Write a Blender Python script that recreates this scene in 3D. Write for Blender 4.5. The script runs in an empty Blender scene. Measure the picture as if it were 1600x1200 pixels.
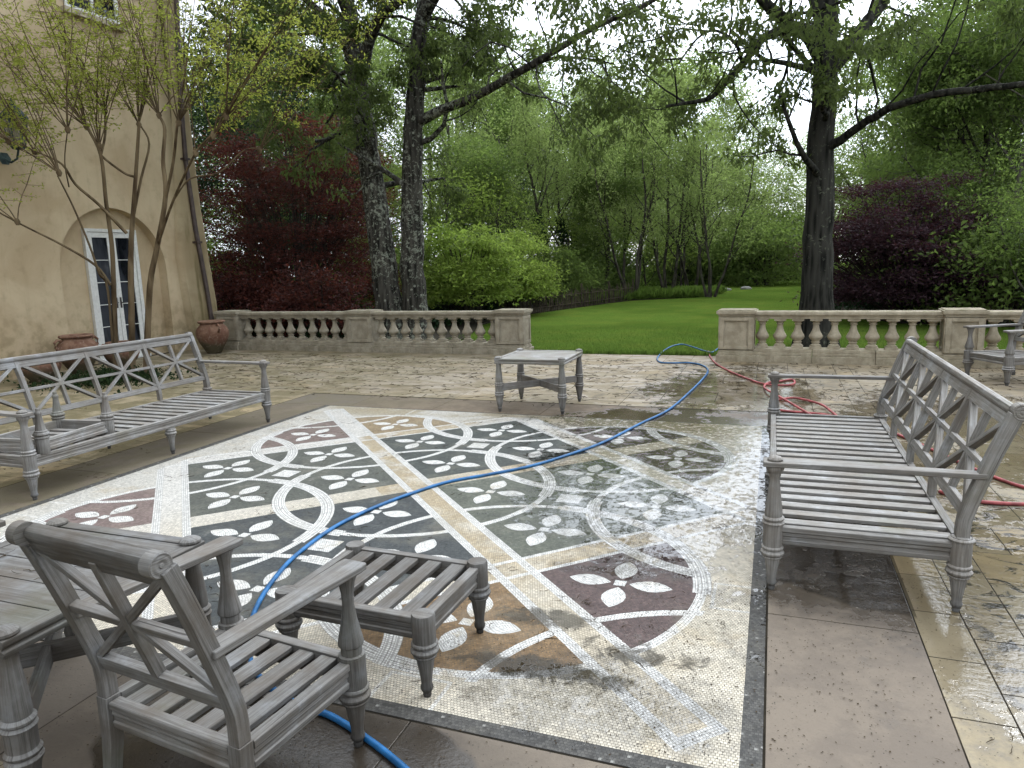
import bpy, math, random
import numpy as np
from mathutils import Vector, Matrix, noise as mnoise
R_ = math.radians
PI = math.pi
sc = bpy.context.scene
col = sc.collection

# ------------------------------------------------------------------ camera
CF = 1105.0; CH = 1.65
_v1 = np.array([-2209.0-800, 501.0-600, CF]); _v2 = np.array([1210.0-800, 396.0-600, CF])
_y = _v2/np.linalg.norm(_v2)
_x = -_v1/np.linalg.norm(_v1); _x = _x-_y*(_x@_y); _x /= np.linalg.norm(_x)
_z = np.cross(_x, _y)
if _z[1] > 0: _z = -_z
CR = np.array([_x, _y, _z]).T          # world -> camera (x right, y down, z forward)
cd = bpy.data.cameras.new('camera')
cam = bpy.data.objects.new('camera', cd); col.objects.link(cam)
cd.sensor_width = 36; cd.lens = 36*CF/1600; cd.clip_start = 0.05; cd.clip_end = 2000
Mx = Matrix.Identity(4)
for i in range(3):
    Mx[i][0] = CR[0][i]; Mx[i][1] = -CR[1][i]; Mx[i][2] = -CR[2][i]
Mx[2][3] = CH
cam.matrix_world = Mx
sc.camera = cam

def W(px, py, Y):                      # point of the photo (1600x1200) seen at world distance Y
    d = CR.T @ np.array([px-800.0, py-600.0, CF]); t = Y/d[1]
    return Vector((d[0]*t, Y, CH+d[2]*t))
def WX(px, py, X):
    d = CR.T @ np.array([px-800.0, py-600.0, CF]); t = X/d[0]
    return Vector((X, d[1]*t, CH+d[2]*t))
def G(px, py, z=0.0):
    d = CR.T @ np.array([px-800.0, py-600.0, CF]); t = (z-CH)/d[2]
    return Vector((d[0]*t, d[1]*t, z))

# ------------------------------------------------------------------ world, sun, exposure
SUN_EL, SUN_AZ = 42.0, 20.0            # azimuth measured from +Y towards +X
wd = bpy.data.worlds.new('World'); sc.world = wd; wd.use_nodes = True
nt = wd.node_tree; nt.nodes.clear()
out = nt.nodes.new('ShaderNodeOutputWorld'); bg = nt.nodes.new('ShaderNodeBackground')
sky = nt.nodes.new('ShaderNodeTexSky'); sky.sky_type = 'NISHITA'; sky.sun_disc = False
sky.sun_elevation = R_(SUN_EL); sky.sun_rotation = R_(SUN_AZ)
tc = nt.nodes.new('ShaderNodeTexCoord')
nz = nt.nodes.new('ShaderNodeTexNoise'); nz.inputs['Scale'].default_value = 2.2; nz.inputs['Detail'].default_value = 6
nz.inputs['Roughness'].default_value = 0.55
rp = nt.nodes.new('ShaderNodeMapRange'); rp.inputs[1].default_value = 0.36; rp.inputs[2].default_value = 0.6
rp.inputs[3].default_value = 0.62; rp.inputs[4].default_value = 1.0
mx = nt.nodes.new('ShaderNodeMix'); mx.data_type = 'RGBA'
cl = nt.nodes.new('ShaderNodeMix'); cl.data_type = 'RGBA'
cl.inputs[6].default_value = (7.2, 8.1, 9.4, 1); cl.inputs[7].default_value = (12.6, 13.1, 13.6, 1)
nz2 = nt.nodes.new('ShaderNodeTexNoise'); nz2.inputs['Scale'].default_value = 3.5; nz2.inputs['Detail'].default_value = 5
nt.links.new(tc.outputs['Generated'], nz.inputs['Vector']); nt.links.new(tc.outputs['Generated'], nz2.inputs['Vector'])
nt.links.new(nz.outputs[0], rp.inputs[0]); nt.links.new(rp.outputs[0], mx.inputs[0])
nt.links.new(nz2.outputs[0], cl.inputs[0])
nt.links.new(sky.outputs[0], mx.inputs[6]); nt.links.new(cl.outputs[2], mx.inputs[7])
# the cloud cover is brightest where the sun stands behind it
vn = nt.nodes.new('ShaderNodeVectorMath'); vn.operation = 'DOT_PRODUCT'; nt.links.new(tc.outputs['Generated'], vn.inputs[0])
_e, _a = R_(SUN_EL), R_(SUN_AZ); vn.inputs[1].default_value = (math.sin(_a)*math.cos(_e), math.cos(_a)*math.cos(_e), math.sin(_e))
mm = nt.nodes.new('ShaderNodeMath'); mm.operation = 'MAXIMUM'; mm.inputs[1].default_value = 0; nt.links.new(vn.outputs['Value'], mm.inputs[0])
mp = nt.nodes.new('ShaderNodeMath'); mp.operation = 'POWER'; mp.inputs[1].default_value = 5; nt.links.new(mm.outputs[0], mp.inputs[0])
ma = nt.nodes.new('ShaderNodeMath'); ma.operation = 'MULTIPLY_ADD'; ma.inputs[1].default_value = 1.7; ma.inputs[2].default_value = 0.62; nt.links.new(mp.outputs[0], ma.inputs[0])
vs = nt.nodes.new('ShaderNodeVectorMath'); vs.operation = 'SCALE'; nt.links.new(mx.outputs[2], vs.inputs[0]); nt.links.new(ma.outputs[0], vs.inputs[3])
nt.links.new(vs.outputs[0], bg.inputs[0]); bg.inputs[1].default_value = 0.13
nt.links.new(bg.outputs[0], out.inputs[0])
sd = bpy.data.lights.new('sun', 'SUN'); sun = bpy.data.objects.new('sun', sd); col.objects.link(sun)
sd.energy = 1.3; sd.angle = R_(14); sd.color = (1.0, 0.96, 0.9)
_e, _a = R_(SUN_EL), R_(SUN_AZ)
_sd = Vector((math.sin(_a)*math.cos(_e), math.cos(_a)*math.cos(_e), math.sin(_e)))
sun.rotation_euler = _sd.to_track_quat('Z', 'Y').to_euler(); sun.location = _sd*50
sc.view_settings.view_transform = 'Standard'; sc.view_settings.look = 'None'
sc.view_settings.gamma = 1; sc.view_settings.exposure = 0.88
sc.cycles.max_bounces = 7; sc.cycles.diffuse_bounces = 4; sc.cycles.glossy_bounces = 3
sc.cycles.transmission_bounces = 4; sc.cycles.transparent_max_bounces = 6
sc.cycles.caustics_reflective = False; sc.cycles.caustics_refractive = False

# ------------------------------------------------------------------ node helpers
class V:                                # a float socket with arithmetic
    def __init__(s, t, sock): s.t = t; s.k = sock
    def _m(s, op, *a, clamp=False):
        n = s.t.nodes.new('ShaderNodeMath'); n.operation = op; n.use_clamp = clamp
        for i, x in enumerate((s,)+a):
            if isinstance(x, V): s.t.links.new(x.k, n.inputs[i])
            else: n.inputs[i].default_value = float(x)
        return V(s.t, n.outputs[0])
    def __add__(s, o): return s._m('ADD', o)
    __radd__ = __add__
    def __sub__(s, o): return s._m('SUBTRACT', o)
    def __rsub__(s, o): return (s*-1.0)+o
    def __mul__(s, o): return s._m('MULTIPLY', o)
    __rmul__ = __mul__
    def __truediv__(s, o): return s._m('DIVIDE', o)
    def abs(s): return s._m('ABSOLUTE')
    def floor(s): return s._m('FLOOR')
    def fract(s): return s._m('FRACT')
    def lt(s, o): return s._m('LESS_THAN', o)
    def gt(s, o): return s._m('GREATER_THAN', o)
    def max(s, o): return s._m('MAXIMUM', o)
    def min(s, o): return s._m('MINIMUM', o)
    def sqrt(s): return s._m('SQRT')
    def atan2(s, o): return s._m('ARCTAN2', o)
    def inv(s): return 1.0-s
    def sat(s): return s._m('ADD', 0.0, clamp=True)
    def mr(s, a, b, c=0.0, d=1.0, smooth=True):
        n = s.t.nodes.new('ShaderNodeMapRange')
        if smooth: n.interpolation_type = 'SMOOTHSTEP'
        s.t.links.new(s.k, n.inputs[0])
        for i, x in enumerate((a, b, c, d)): n.inputs[i+1].default_value = x
        return V(s.t, n.outputs[0])
    def mixv(s, a, b):                  # s=0 -> a, s=1 -> b
        return a*(1.0-s)+b*s if isinstance(a, V) else (b-a)*s+a

class Mat:
    def __init__(s, name, rough=0.7, spec=0.5):
        s.m = bpy.data.materials.new(name); s.m.use_nodes = True; s.t = s.m.node_tree
        s.b = s.t.nodes['Principled BSDF']; s.b.inputs['Roughness'].default_value = rough
        s.b.inputs['Specular IOR Level'].default_value = spec; s.out = s.t.nodes['Material Output']
    def n(s, ty): return s.t.nodes.new(ty)
    def l(s, a, b): s.t.links.new(a.k if isinstance(a, V) else a, b)
    def coord(s, kind='Object'):
        if kind == 'Pos': g = s.n('ShaderNodeNewGeometry'); return g.outputs['Position']
        return s.n('ShaderNodeTexCoord').outputs[kind]
    def xyz(s, vec):
        n = s.n('ShaderNodeSeparateXYZ'); s.l(vec, n.inputs[0]); return [V(s.t, o) for o in n.outputs]
    def vec(s, x, y, z=0.0):
        n = s.n('ShaderNodeCombineXYZ')
        for i, q in enumerate((x, y, z)):
            if isinstance(q, V): s.l(q, n.inputs[i])
            else: n.inputs[i].default_value = q
        return n.outputs[0]
    def scale(s, vec, sx, sy, sz):
        n = s.n('ShaderNodeMapping'); s.l(vec, n.inputs[0]); n.inputs['Scale'].default_value = (sx, sy, sz); return n.outputs[0]
    def noise(s, vec, sc_=1.0, det=4.0, rough=0.55, dist=0.0, color=False):
        n = s.n('ShaderNodeTexNoise'); s.l(vec, n.inputs['Vector']); n.inputs['Scale'].default_value = sc_
        n.inputs['Detail'].default_value = det; n.inputs['Roughness'].default_value = rough; n.inputs['Distortion'].default_value = dist
        return n.outputs[1] if color else V(s.t, n.outputs[0])
    def voro(s, vec, sc_=1.0, feat='F1', out_=0):
        n = s.n('ShaderNodeTexVoronoi'); n.feature = feat; s.l(vec, n.inputs['Vector']); n.inputs['Scale'].default_value = sc_
        return V(s.t, n.outputs[out_])
    def white(s, vec):
        n = s.n('ShaderNodeTexWhiteNoise'); s.l(vec, n.inputs[0]); return V(s.t, n.outputs[0])
    def rgb(s, c):
        n = s.n('ShaderNodeRGB'); n.outputs[0].default_value = (c[0], c[1], c[2], 1); return n.outputs[0]
    def mix(s, f, a, b, mode='MIX'):
        n = s.n('ShaderNodeMix'); n.data_type = 'RGBA'; n.blend_type = mode; n.clamp_factor = True
        if isinstance(f, V): s.l(f, n.inputs[0])
        else: n.inputs[0].default_value = f
        for q, i in ((a, 6), (b, 7)):
            if isinstance(q, (tuple, list)): n.inputs[i].default_value = (q[0], q[1], q[2], 1)
            else: s.l(q, n.inputs[i])
        return n.outputs[2]
    def mul(s, a, f):                   # colour times float socket
        n = s.n('ShaderNodeVectorMath'); n.operation = 'SCALE'
        if isinstance(a, (tuple, list)): a = s.rgb(a)
        s.l(a, n.inputs[0])
        if isinstance(f, V): s.l(f, n.inputs[3])
        else: n.inputs[3].default_value = f
        return n.outputs[0]
    def base(s, c):
        if isinstance(c, (tuple, list)): s.b.inputs['Base Color'].default_value = (c[0], c[1], c[2], 1)
        else: s.l(c, s.b.inputs['Base Color'])
    def rough(s, v): s.l(v, s.b.inputs['Roughness'])
    def bump(s, h, strength=0.3, dist=0.01):
        n = s.n('ShaderNodeBump'); s.l(h, n.inputs['Height']); n.inputs['Distance'].default_value = dist
        if isinstance(strength, V): s.l(strength, n.inputs['Strength'])
        else: n.inputs['Strength'].default_value = strength
        s.l(n.outputs[0], s.b.inputs['Normal'])
    def attr(s, name):
        n = s.n('ShaderNodeAttribute'); n.attribute_name = name; return n
    def island(s): g = s.n('ShaderNodeNewGeometry'); return V(s.t, g.outputs['Random Per Island'])
    def objrand(s): return V(s.t, s.n('ShaderNodeObjectInfo').outputs['Random'])

# ------------------------------------------------------------------ mesh helpers
class MB:
    def __init__(s): s.v = []; s.f = []; s.uv = []; s.mi = []; s.k = 0
    def face(s, idx, uvs, mi=0): s.f.append(tuple(idx)); s.uv.append(uvs); s.mi.append(mi)
    def sweep(s, path, prof, up=(0, 0, 1), scales=None, caps=True, mi=0, side=None):
        """closed profile [(a,b)] (a sideways, b along up) swept along path"""
        P = [Vector(p) for p in path]; n = len(P); m = len(prof); b0 = len(s.v)
        up = Vector(up); u0 = random.random()*50; v0 = random.random()*50
        per = [0.0]
        for j in range(m):
            a, b = prof[j], prof[(j+1) % m]; per.append(per[-1]+math.hypot(a[0]-b[0], a[1]-b[1]))
        L = 0; Ls = []
        for i in range(n):
            if i: L += (P[i]-P[i-1]).length
            Ls.append(L)
            t = (P[min(i+1, n-1)]-P[max(i-1, 0)]).normalized()
            if side is not None: sd_ = Vector(side); w = t.cross(sd_).normalized(); w = w if w.dot(up) >= 0 else -w
            else:
                sd_ = t.cross(up)
                if sd_.length < 1e-5: sd_ = t.cross(Vector((0, 1, 0)))
                sd_.normalize(); w = sd_.cross(t).normalized()
            k = scales[i] if scales else 1.0
            for a, b in prof: s.v.append(P[i]+sd_*a*k+w*b*k)
        for i in range(n-1):
            for j in range(m):
                j2 = (j+1) % m
                s.face((b0+i*m+j, b0+i*m+j2, b0+(i+1)*m+j2, b0+(i+1)*m+j),
                       ((u0+Ls[i], v0+per[j]), (u0+Ls[i], v0+per[j+1]), (u0+Ls[i+1], v0+per[j+1]), (u0+Ls[i+1], v0+per[j])), mi)
        if caps:
            s.face([b0+j for j in reversed(range(m))], [(u0+prof[j][0], v0+prof[j][1]) for j in reversed(range(m))], mi)
            s.face([b0+(n-1)*m+j for j in range(m)], [(u0+prof[j][0], v0+prof[j][1]) for j in range(m)], mi)
    def bar(s, p0, p1, w, h, up=(0, 0, 1), mi=0):
        s.sweep([p0, p1], [(-w/2, -h/2), (w/2, -h/2), (w/2, h/2), (-w/2, h/2)], up, mi=mi)
    def box(s, x0, x1, y0, y1, z0, z1, mi=0):
        dx, dy = x1-x0, y1-y0
        cy, cx, cz = (y0+y1)/2, (x0+x1)/2, (z0+z1)/2
        if dx >= dy and dx >= z1-z0: s.bar((x0, cy, cz), (x1, cy, cz), dy, z1-z0, mi=mi)
        elif dy >= z1-z0: s.bar((cx, y0, cz), (cx, y1, cz), dx, z1-z0, mi=mi)
        else: s.sweep([(cx, cy, z0), (cx, cy, z1)], [(-dx/2, -dy/2), (dx/2, -dy/2), (dx/2, dy/2), (-dx/2, dy/2)], up=(0, 1, 0), mi=mi)
    def lathe(s, prof, c=(0, 0, 0), seg=20, mi=0, axis='Z'):
        """prof [(r,z)] turned round the axis through c"""
        b0 = len(s.v); m = len(prof); u0 = random.random()*50; c = Vector(c)
        for r, z in prof:
            for j in range(seg):
                a = 2*PI*j/seg
                if axis == 'Z': q = Vector((r*math.cos(a), r*math.sin(a), z))
                elif axis == 'X': q = Vector((z, r*math.cos(a), r*math.sin(a)))
                else: q = Vector((r*math.sin(a), z, r*math.cos(a)))
                s.v.append(c+q)
        for i in range(m-1):
            for j in range(seg):
                j2 = (j+1) % seg; r = 0.04
                if abs(prof[i+1][0]-prof[i][0]) > 1.5*abs(prof[i+1][1]-prof[i][1]):
                    ca, sa, cb_, sb = math.cos(2*PI*j/seg), math.sin(2*PI*j/seg), math.cos(2*PI*j2/seg), math.sin(2*PI*j2/seg); ra, rb = prof[i][0], prof[i+1][0]
                    s.face((b0+i*seg+j, b0+i*seg+j2, b0+(i+1)*seg+j2, b0+(i+1)*seg+j), ((u0+ra*ca, ra*sa), (u0+ra*cb_, ra*sb), (u0+rb*cb_, rb*sb), (u0+rb*ca, rb*sa)), mi); continue
                s.face((b0+i*seg+j, b0+i*seg+j2, b0+(i+1)*seg+j2, b0+(i+1)*seg+j),
                       ((u0+prof[i][1], 2*PI*r*j/seg), (u0+prof[i][1], 2*PI*r*(j+1)/seg), (u0+prof[i+1][1]+abs(prof[i+1][0]-prof[i][0]), 2*PI*r*(j+1)/seg), (u0+prof[i+1][1]+abs(prof[i+1][0]-prof[i][0]), 2*PI*r*j/seg)), mi)
        if prof[0][0] > 1e-4: s.face([b0+j for j in reversed(range(seg))], [(u0+.05*math.cos(2*PI*j/seg), .05*math.sin(2*PI*j/seg)) for j in reversed(range(seg))], mi)
        if prof[-1][0] > 1e-4: s.face([b0+(m-1)*seg+j for j in range(seg)], [(u0+.05*math.cos(2*PI*j/seg), .05*math.sin(2*PI*j/seg)) for j in range(seg)], mi)
    def tube(s, path, rad, seg=8, mi=0):
        n = len(path)
        rr = rad if isinstance(rad, (list, tuple)) else [rad]*n
        pr = [(math.cos(2*PI*j/seg), math.sin(2*PI*j/seg)) for j in range(seg)]
        s.sweep(path, pr, up=(0.03, 0.02, 1), scales=rr, mi=mi)
    def build(s, name, mat, parent=None, smooth=35, bevel=0.0, mats=None, loc=None):
        me = bpy.data.meshes.new(name); me.from_pydata([tuple(v) for v in s.v], [], s.f)
        uvl = me.uv_layers.new(name='UVMap'); flat = [c for f in s.uv for p in f for c in p]
        uvl.data.foreach_set('uv', flat)
        for m_ in (mats or [mat]): me.materials.append(m_)
        if mats: me.polygons.foreach_set('material_index', s.mi)
        if smooth:
            me.polygons.foreach_set('use_smooth', [True]*len(me.polygons)); me.set_sharp_from_angle(angle=R_(smooth))
        me.validate(); me.update()
        o = bpy.data.objects.new(name, me); col.objects.link(o)
        if parent: o.parent = parent
        if bevel:
            b = o.modifiers.new('bevel', 'BEVEL'); b.width = bevel; b.segments = 2; b.limit_method = 'ANGLE'; b.angle_limit = R_(40)
        return o

def tag(o, label=None, cat=None, group=None, kind=None):
    if label: o['label'] = label
    if cat: o['category'] = cat
    if group: o['group'] = group
    if kind: o['kind'] = kind
    return o
def empty(name, loc=(0, 0, 0), rz=0.0):
    o = bpy.data.objects.new(name, None); col.objects.link(o); o.location = loc; o.rotation_euler = (0, 0, rz)
    o.empty_display_size = 0.2
    return o
def copy_tree(o, parent=None):
    c = o.copy(); col.objects.link(c)
    if parent: c.parent = parent
    for ch in [q for q in bpy.data.objects if q.parent == o]: copy_tree(ch, c)
    return c
def recolour(o, mat):
    for q in o.children_recursive:
        if q.type == 'MESH': q.material_slots[0].link = 'OBJECT'; q.material_slots[0].material = mat
    return o
def npmesh(name, verts, faces, mat, parent=None, smooth=False):
    """verts (n,3), faces (m,k) numpy arrays, all faces with k corners"""
    me = bpy.data.meshes.new(name); n = len(verts); m, k = faces.shape
    me.vertices.add(n); me.vertices.foreach_set('co', verts.astype(np.float32).ravel())
    me.loops.add(m*k); me.loops.foreach_set('vertex_index', faces.astype(np.int32).ravel())
    me.polygons.add(m); me.polygons.foreach_set('loop_start', np.arange(0, m*k, k, dtype=np.int32))
    me.polygons.foreach_set('loop_total', np.full(m, k, dtype=np.int32))
    me.polygons.foreach_set('use_smooth', np.full(m, bool(smooth)))
    me.materials.append(mat); me.update(calc_edges=True)
    o = bpy.data.objects.new(name, me); col.objects.link(o)
    if parent: o.parent = parent
    return o

# ------------------------------------------------------------------ materials
CX, CY, S = -2.49, 4.58, 1.692         # mosaic centre and lattice spacing
MX0, MX1, MY0, MY1 = -4.99, -0.058, 2.14, 7.10

def wetness(M, x, y, pos):
    """how wet the paving is: soaked on the right where the hose has run, dry on the left"""
    n = M.noise(pos, 1.1, 5, 0.6, 0.3); n2 = M.noise(pos, 5.5, 4, 0.6)
    def blob(cx, cy, rx, ry):
        a = (x-cx)/rx; b = (y-cy)/ry
        return (1.0-(a*a+b*b)*0.5).max(0.0)
    w = (blob(-0.75, 5.2, 1.0, 1.5)*1.12).max(blob(-0.35, 9.0, 1.1, 2.2)*0.86).max(blob(1.3, 3.6, 1.3, 1.2)*1.0).max(blob(-0.75, 6.9, 1.5, 0.8)*0.93)
    w = w.max(blob(1.7, 7.0, 1.6, 2.6)*0.85).max(blob(0.45, 4.6, 0.6, 1.2)*0.9).max(blob(-0.55, 2.4, 0.5, 0.28)*0.8)
    w = w+(n-0.5)*1.5+(n2-0.5)*1.1+(M.noise(pos, 19, 4, 0.7)-0.5)*0.9
    return w

def wood_mat(name, k=1.0, warm=0.0, green=0.0):
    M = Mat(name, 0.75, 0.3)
    uv = M.coord('UV'); pos = M.coord('Pos')
    g1 = M.noise(M.scale(uv, 3, 110, 1), 1.0, 5, 0.65, 0.5)
    g2 = M.noise(M.scale(uv, 9, 420, 1), 1.0, 3, 0.7)
    blotch = M.noise(pos, 5.5, 5, 0.65); big = M.noise(M.scale(uv, 1.6, 9, 1), 1.0, 3)
    f = g1*0.5+g2*0.3+big*0.2
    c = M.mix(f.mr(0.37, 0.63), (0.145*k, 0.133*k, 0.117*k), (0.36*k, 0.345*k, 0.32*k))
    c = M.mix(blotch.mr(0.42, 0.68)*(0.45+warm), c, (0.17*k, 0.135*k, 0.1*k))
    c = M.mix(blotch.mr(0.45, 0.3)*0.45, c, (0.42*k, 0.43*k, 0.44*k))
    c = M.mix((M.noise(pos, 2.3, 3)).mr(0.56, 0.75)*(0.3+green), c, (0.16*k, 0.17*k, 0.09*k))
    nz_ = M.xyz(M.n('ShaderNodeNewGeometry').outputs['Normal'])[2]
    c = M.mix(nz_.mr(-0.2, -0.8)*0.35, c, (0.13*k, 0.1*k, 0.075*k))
    c = M.mul(c, nz_.mr(0.3, 0.95, 1.02, 1.38))  # upward faces lightened: sky light painted into the wood colour
    crack = M.noise(M.scale(uv, 2.2, 150, 1), 1.0, 2, 0.5).mr(0.68, 0.73)
    c = M.mix(crack*0.75, c, (0.035, 0.03, 0.026))
    o = M.objrand(); c = M.mul(c, o*0.34+0.83)
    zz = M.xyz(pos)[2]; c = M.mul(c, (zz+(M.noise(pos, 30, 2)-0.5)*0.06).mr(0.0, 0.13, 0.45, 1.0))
    lich = M.noise(pos, 42, 4, 0.7).mr(0.66, 0.7)*nz_.mr(0.0, 0.6); c = M.mix(lich*0.6, c, (0.3*k, 0.33*k, 0.22*k))
    M.base(c); M.rough(f.mr(0.3, 0.7, 0.5, 0.8)); M.bump(f-crack*0.6, 0.5, 0.0025)
    return M.m
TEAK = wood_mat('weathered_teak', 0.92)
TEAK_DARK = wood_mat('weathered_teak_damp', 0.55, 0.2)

def stone_mat(name, c0, c1, moss=0.5, bumpy=0.5):
    M = Mat(name, 0.85, 0.25); pos = M.coord('Pos')
    n = M.noise(pos, 6, 6, 0.65); n2 = M.noise(pos, 45, 3, 0.7)
    c = M.mix(n.mr(0.35, 0.65), c0, c1)
    c = M.mix(n2.mr(0.55, 0.75)*0.35, c, (c0[0]*0.5, c0[1]*0.5, c0[2]*0.5))
    g = M.n('ShaderNodeNewGeometry'); nx = M.xyz(g.outputs['Normal'])[2]
    top = nx.mr(0.3, 0.9); m = (M.noise(pos, 9, 5, 0.7)).mr(0.45, 0.62)
    c = M.mix(top*m*moss, c, (0.16, 0.16, 0.06))
    run = M.noise(M.scale(pos, 14, 14, 1.3), 1, 4, 0.6).mr(0.5, 0.72)
    c = M.mix(run*0.45*moss, c, (0.12, 0.1, 0.065))
    _, _, z = M.xyz(pos)
    c = M.mix((1.0-z.mr(0.0, 0.22))*m*moss*0.6, c, (0.13, 0.12, 0.06))
    M.base(c); M.bump(n+n2*0.4, bumpy, 0.004)
    return M.m
LIME = stone_mat('weathered_limestone', (0.36, 0.305, 0.215), (0.5, 0.435, 0.32), 0.55)
LIME_OLD = stone_mat('mossy_limestone', (0.31, 0.27, 0.2), (0.43, 0.38, 0.29), 0.6)

def paving_mat():
    M = Mat('stone_paving', 0.7, 0.5); pos = M.coord('Pos'); x, y, z = M.xyz(pos)
    a = M.attr('tone'); ac = M.xyz(a.outputs['Color'])      # r: random, g: kind (0 gold, 1 brown slab)
    r, kind = ac[0], ac[1]
    n = M.noise(pos, 3.2, 6, 0.62, 0.4); fine = M.noise(pos, 60, 4, 0.7); mid = M.noise(pos, 14, 5, 0.65)
    gold = M.mix(r, (0.34, 0.265, 0.155), (0.46, 0.385, 0.255))
    gold = M.mix(r.mr(0.82, 0.9)*0.6, gold, (0.44, 0.32, 0.16))
    gold = M.mix(n.mr(0.4, 0.66)*0.45, gold, (0.3, 0.24, 0.15))
    brown = M.mix((n*0.7+mid*0.3).mr(0.42, 0.58), (0.17, 0.124, 0.078), (0.245, 0.185, 0.12))
    brown = M.mix((r*0.5).sat(), brown, (0.2, 0.175, 0.15))
    c = M.mix(kind, gold, brown)
    # moss over the dry, shaded left and far part; bleached scuffs on the far part
    lf = x.mr(-2.5, -6.5); patch = M.noise(M.scale(pos, 1.3, 1.9, 1), 1.6, 6, 0.68, 0.8)
    c = M.mul(c, 1.0-y.mr(6.9, 7.9)*0.16-x.mr(0.66, 0.7)*0.1); c = M.mix(patch.mr(0.36, 0.58)*lf*0.9, c, (0.175, 0.145, 0.068)); c = M.mix(lf*kind*0.55, c, (0.15, 0.13, 0.095))
    far = y.mr(7.3, 8.3)*(1.0-kind)
    scuff = M.noise(M.scale(pos, 1.5, 3.2, 1), 1.0, 7, 0.7, 1.0)
    c = M.mix(scuff.mr(0.46, 0.6)*far*0.6*(1.0-x.mr(-1.0, 1.0)*.6)*(1.0-lf*.6), c, (0.55, 0.48, 0.41))
    c = M.mix(scuff.mr(0.44, 0.38)*far*0.5, c, (0.12, 0.1, 0.07)); sc2 = M.noise(M.scale(pos, 2.2, 9, 1), 2.0, 5, 0.75, 1.5); c = M.mix(sc2.mr(0.57, 0.61)*far*0.55, c, (0.07, 0.055, 0.035))
    c = M.mix(fine.mr(0.56, 0.7)*0.3, c, (0.11, 0.09, 0.06))
    spk = M.voro(pos, 55).lt(0.16)*M.noise(pos, 6, 2).mr(0.45, 0.6)
    c = M.mix(spk*0.75, c, (0.04, 0.033, 0.025))
    w = wetness(M, x, y, pos)-kind*y.mr(3.5, 3.2)*0.4; damp = w.mr(0.2, 0.6); pud = w.mr(0.5, 0.6)
    en = (M.noise(pos, 1.6, 3, 0.5)-0.5)*0.5+(M.noise(pos, 12, 3)-0.5)*0.06
    soak = (y+x*0.16+en).mr(3.55, 3.62)*x.gt(-0.1)*x.lt(0.66)*(y.lt(6.6))
    a1 = (x+1.55)/0.75; b1 = (y-1.72)/0.4; soak = soak.max((1.0-a1*a1-b1*b1+en*2.5).mr(0.0, 0.12)*kind)
    nl = y.mr(2.12, 2.0)*x.mr(-0.4, -1.1)
    c = M.mul(c, (1.0-damp*0.38)*(1.0-soak*0.55)*(1.0-nl*0.45)); damp = damp.max(soak)
    mud = M.noise(M.scale(pos, 3.0, 4.6, 1), 1.0, 6, 0.7, 1.6).mr(0.51, 0.58)*(x.mr(0.7, 1.0))*(1.0-y.mr(4.6, 6.4))*(y.mr(2.3, 2.8))
    c = M.mix(mud*0.9, c, (0.035, 0.032, 0.028))
    M.base(c)
    base_r = 0.8-damp*0.3-soak*0.25
    rr = pud.mixv(base_r, 0.02+mid*0.05)
    M.rough(rr)
    rip = M.noise(pos, 22, 3, 0.6)
    h = (n*0.4+mid*0.7+fine*0.35+mud*0.4+scuff*far*0.6)*(1.0-pud*0.97)*(1.0-damp*0.4)+rip*pud*0.35+M.noise(pos, 60, 3)*damp*0.12
    M.bump(h, 0.6, 0.007)
    return M.m
PAVING = paving_mat()

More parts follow.
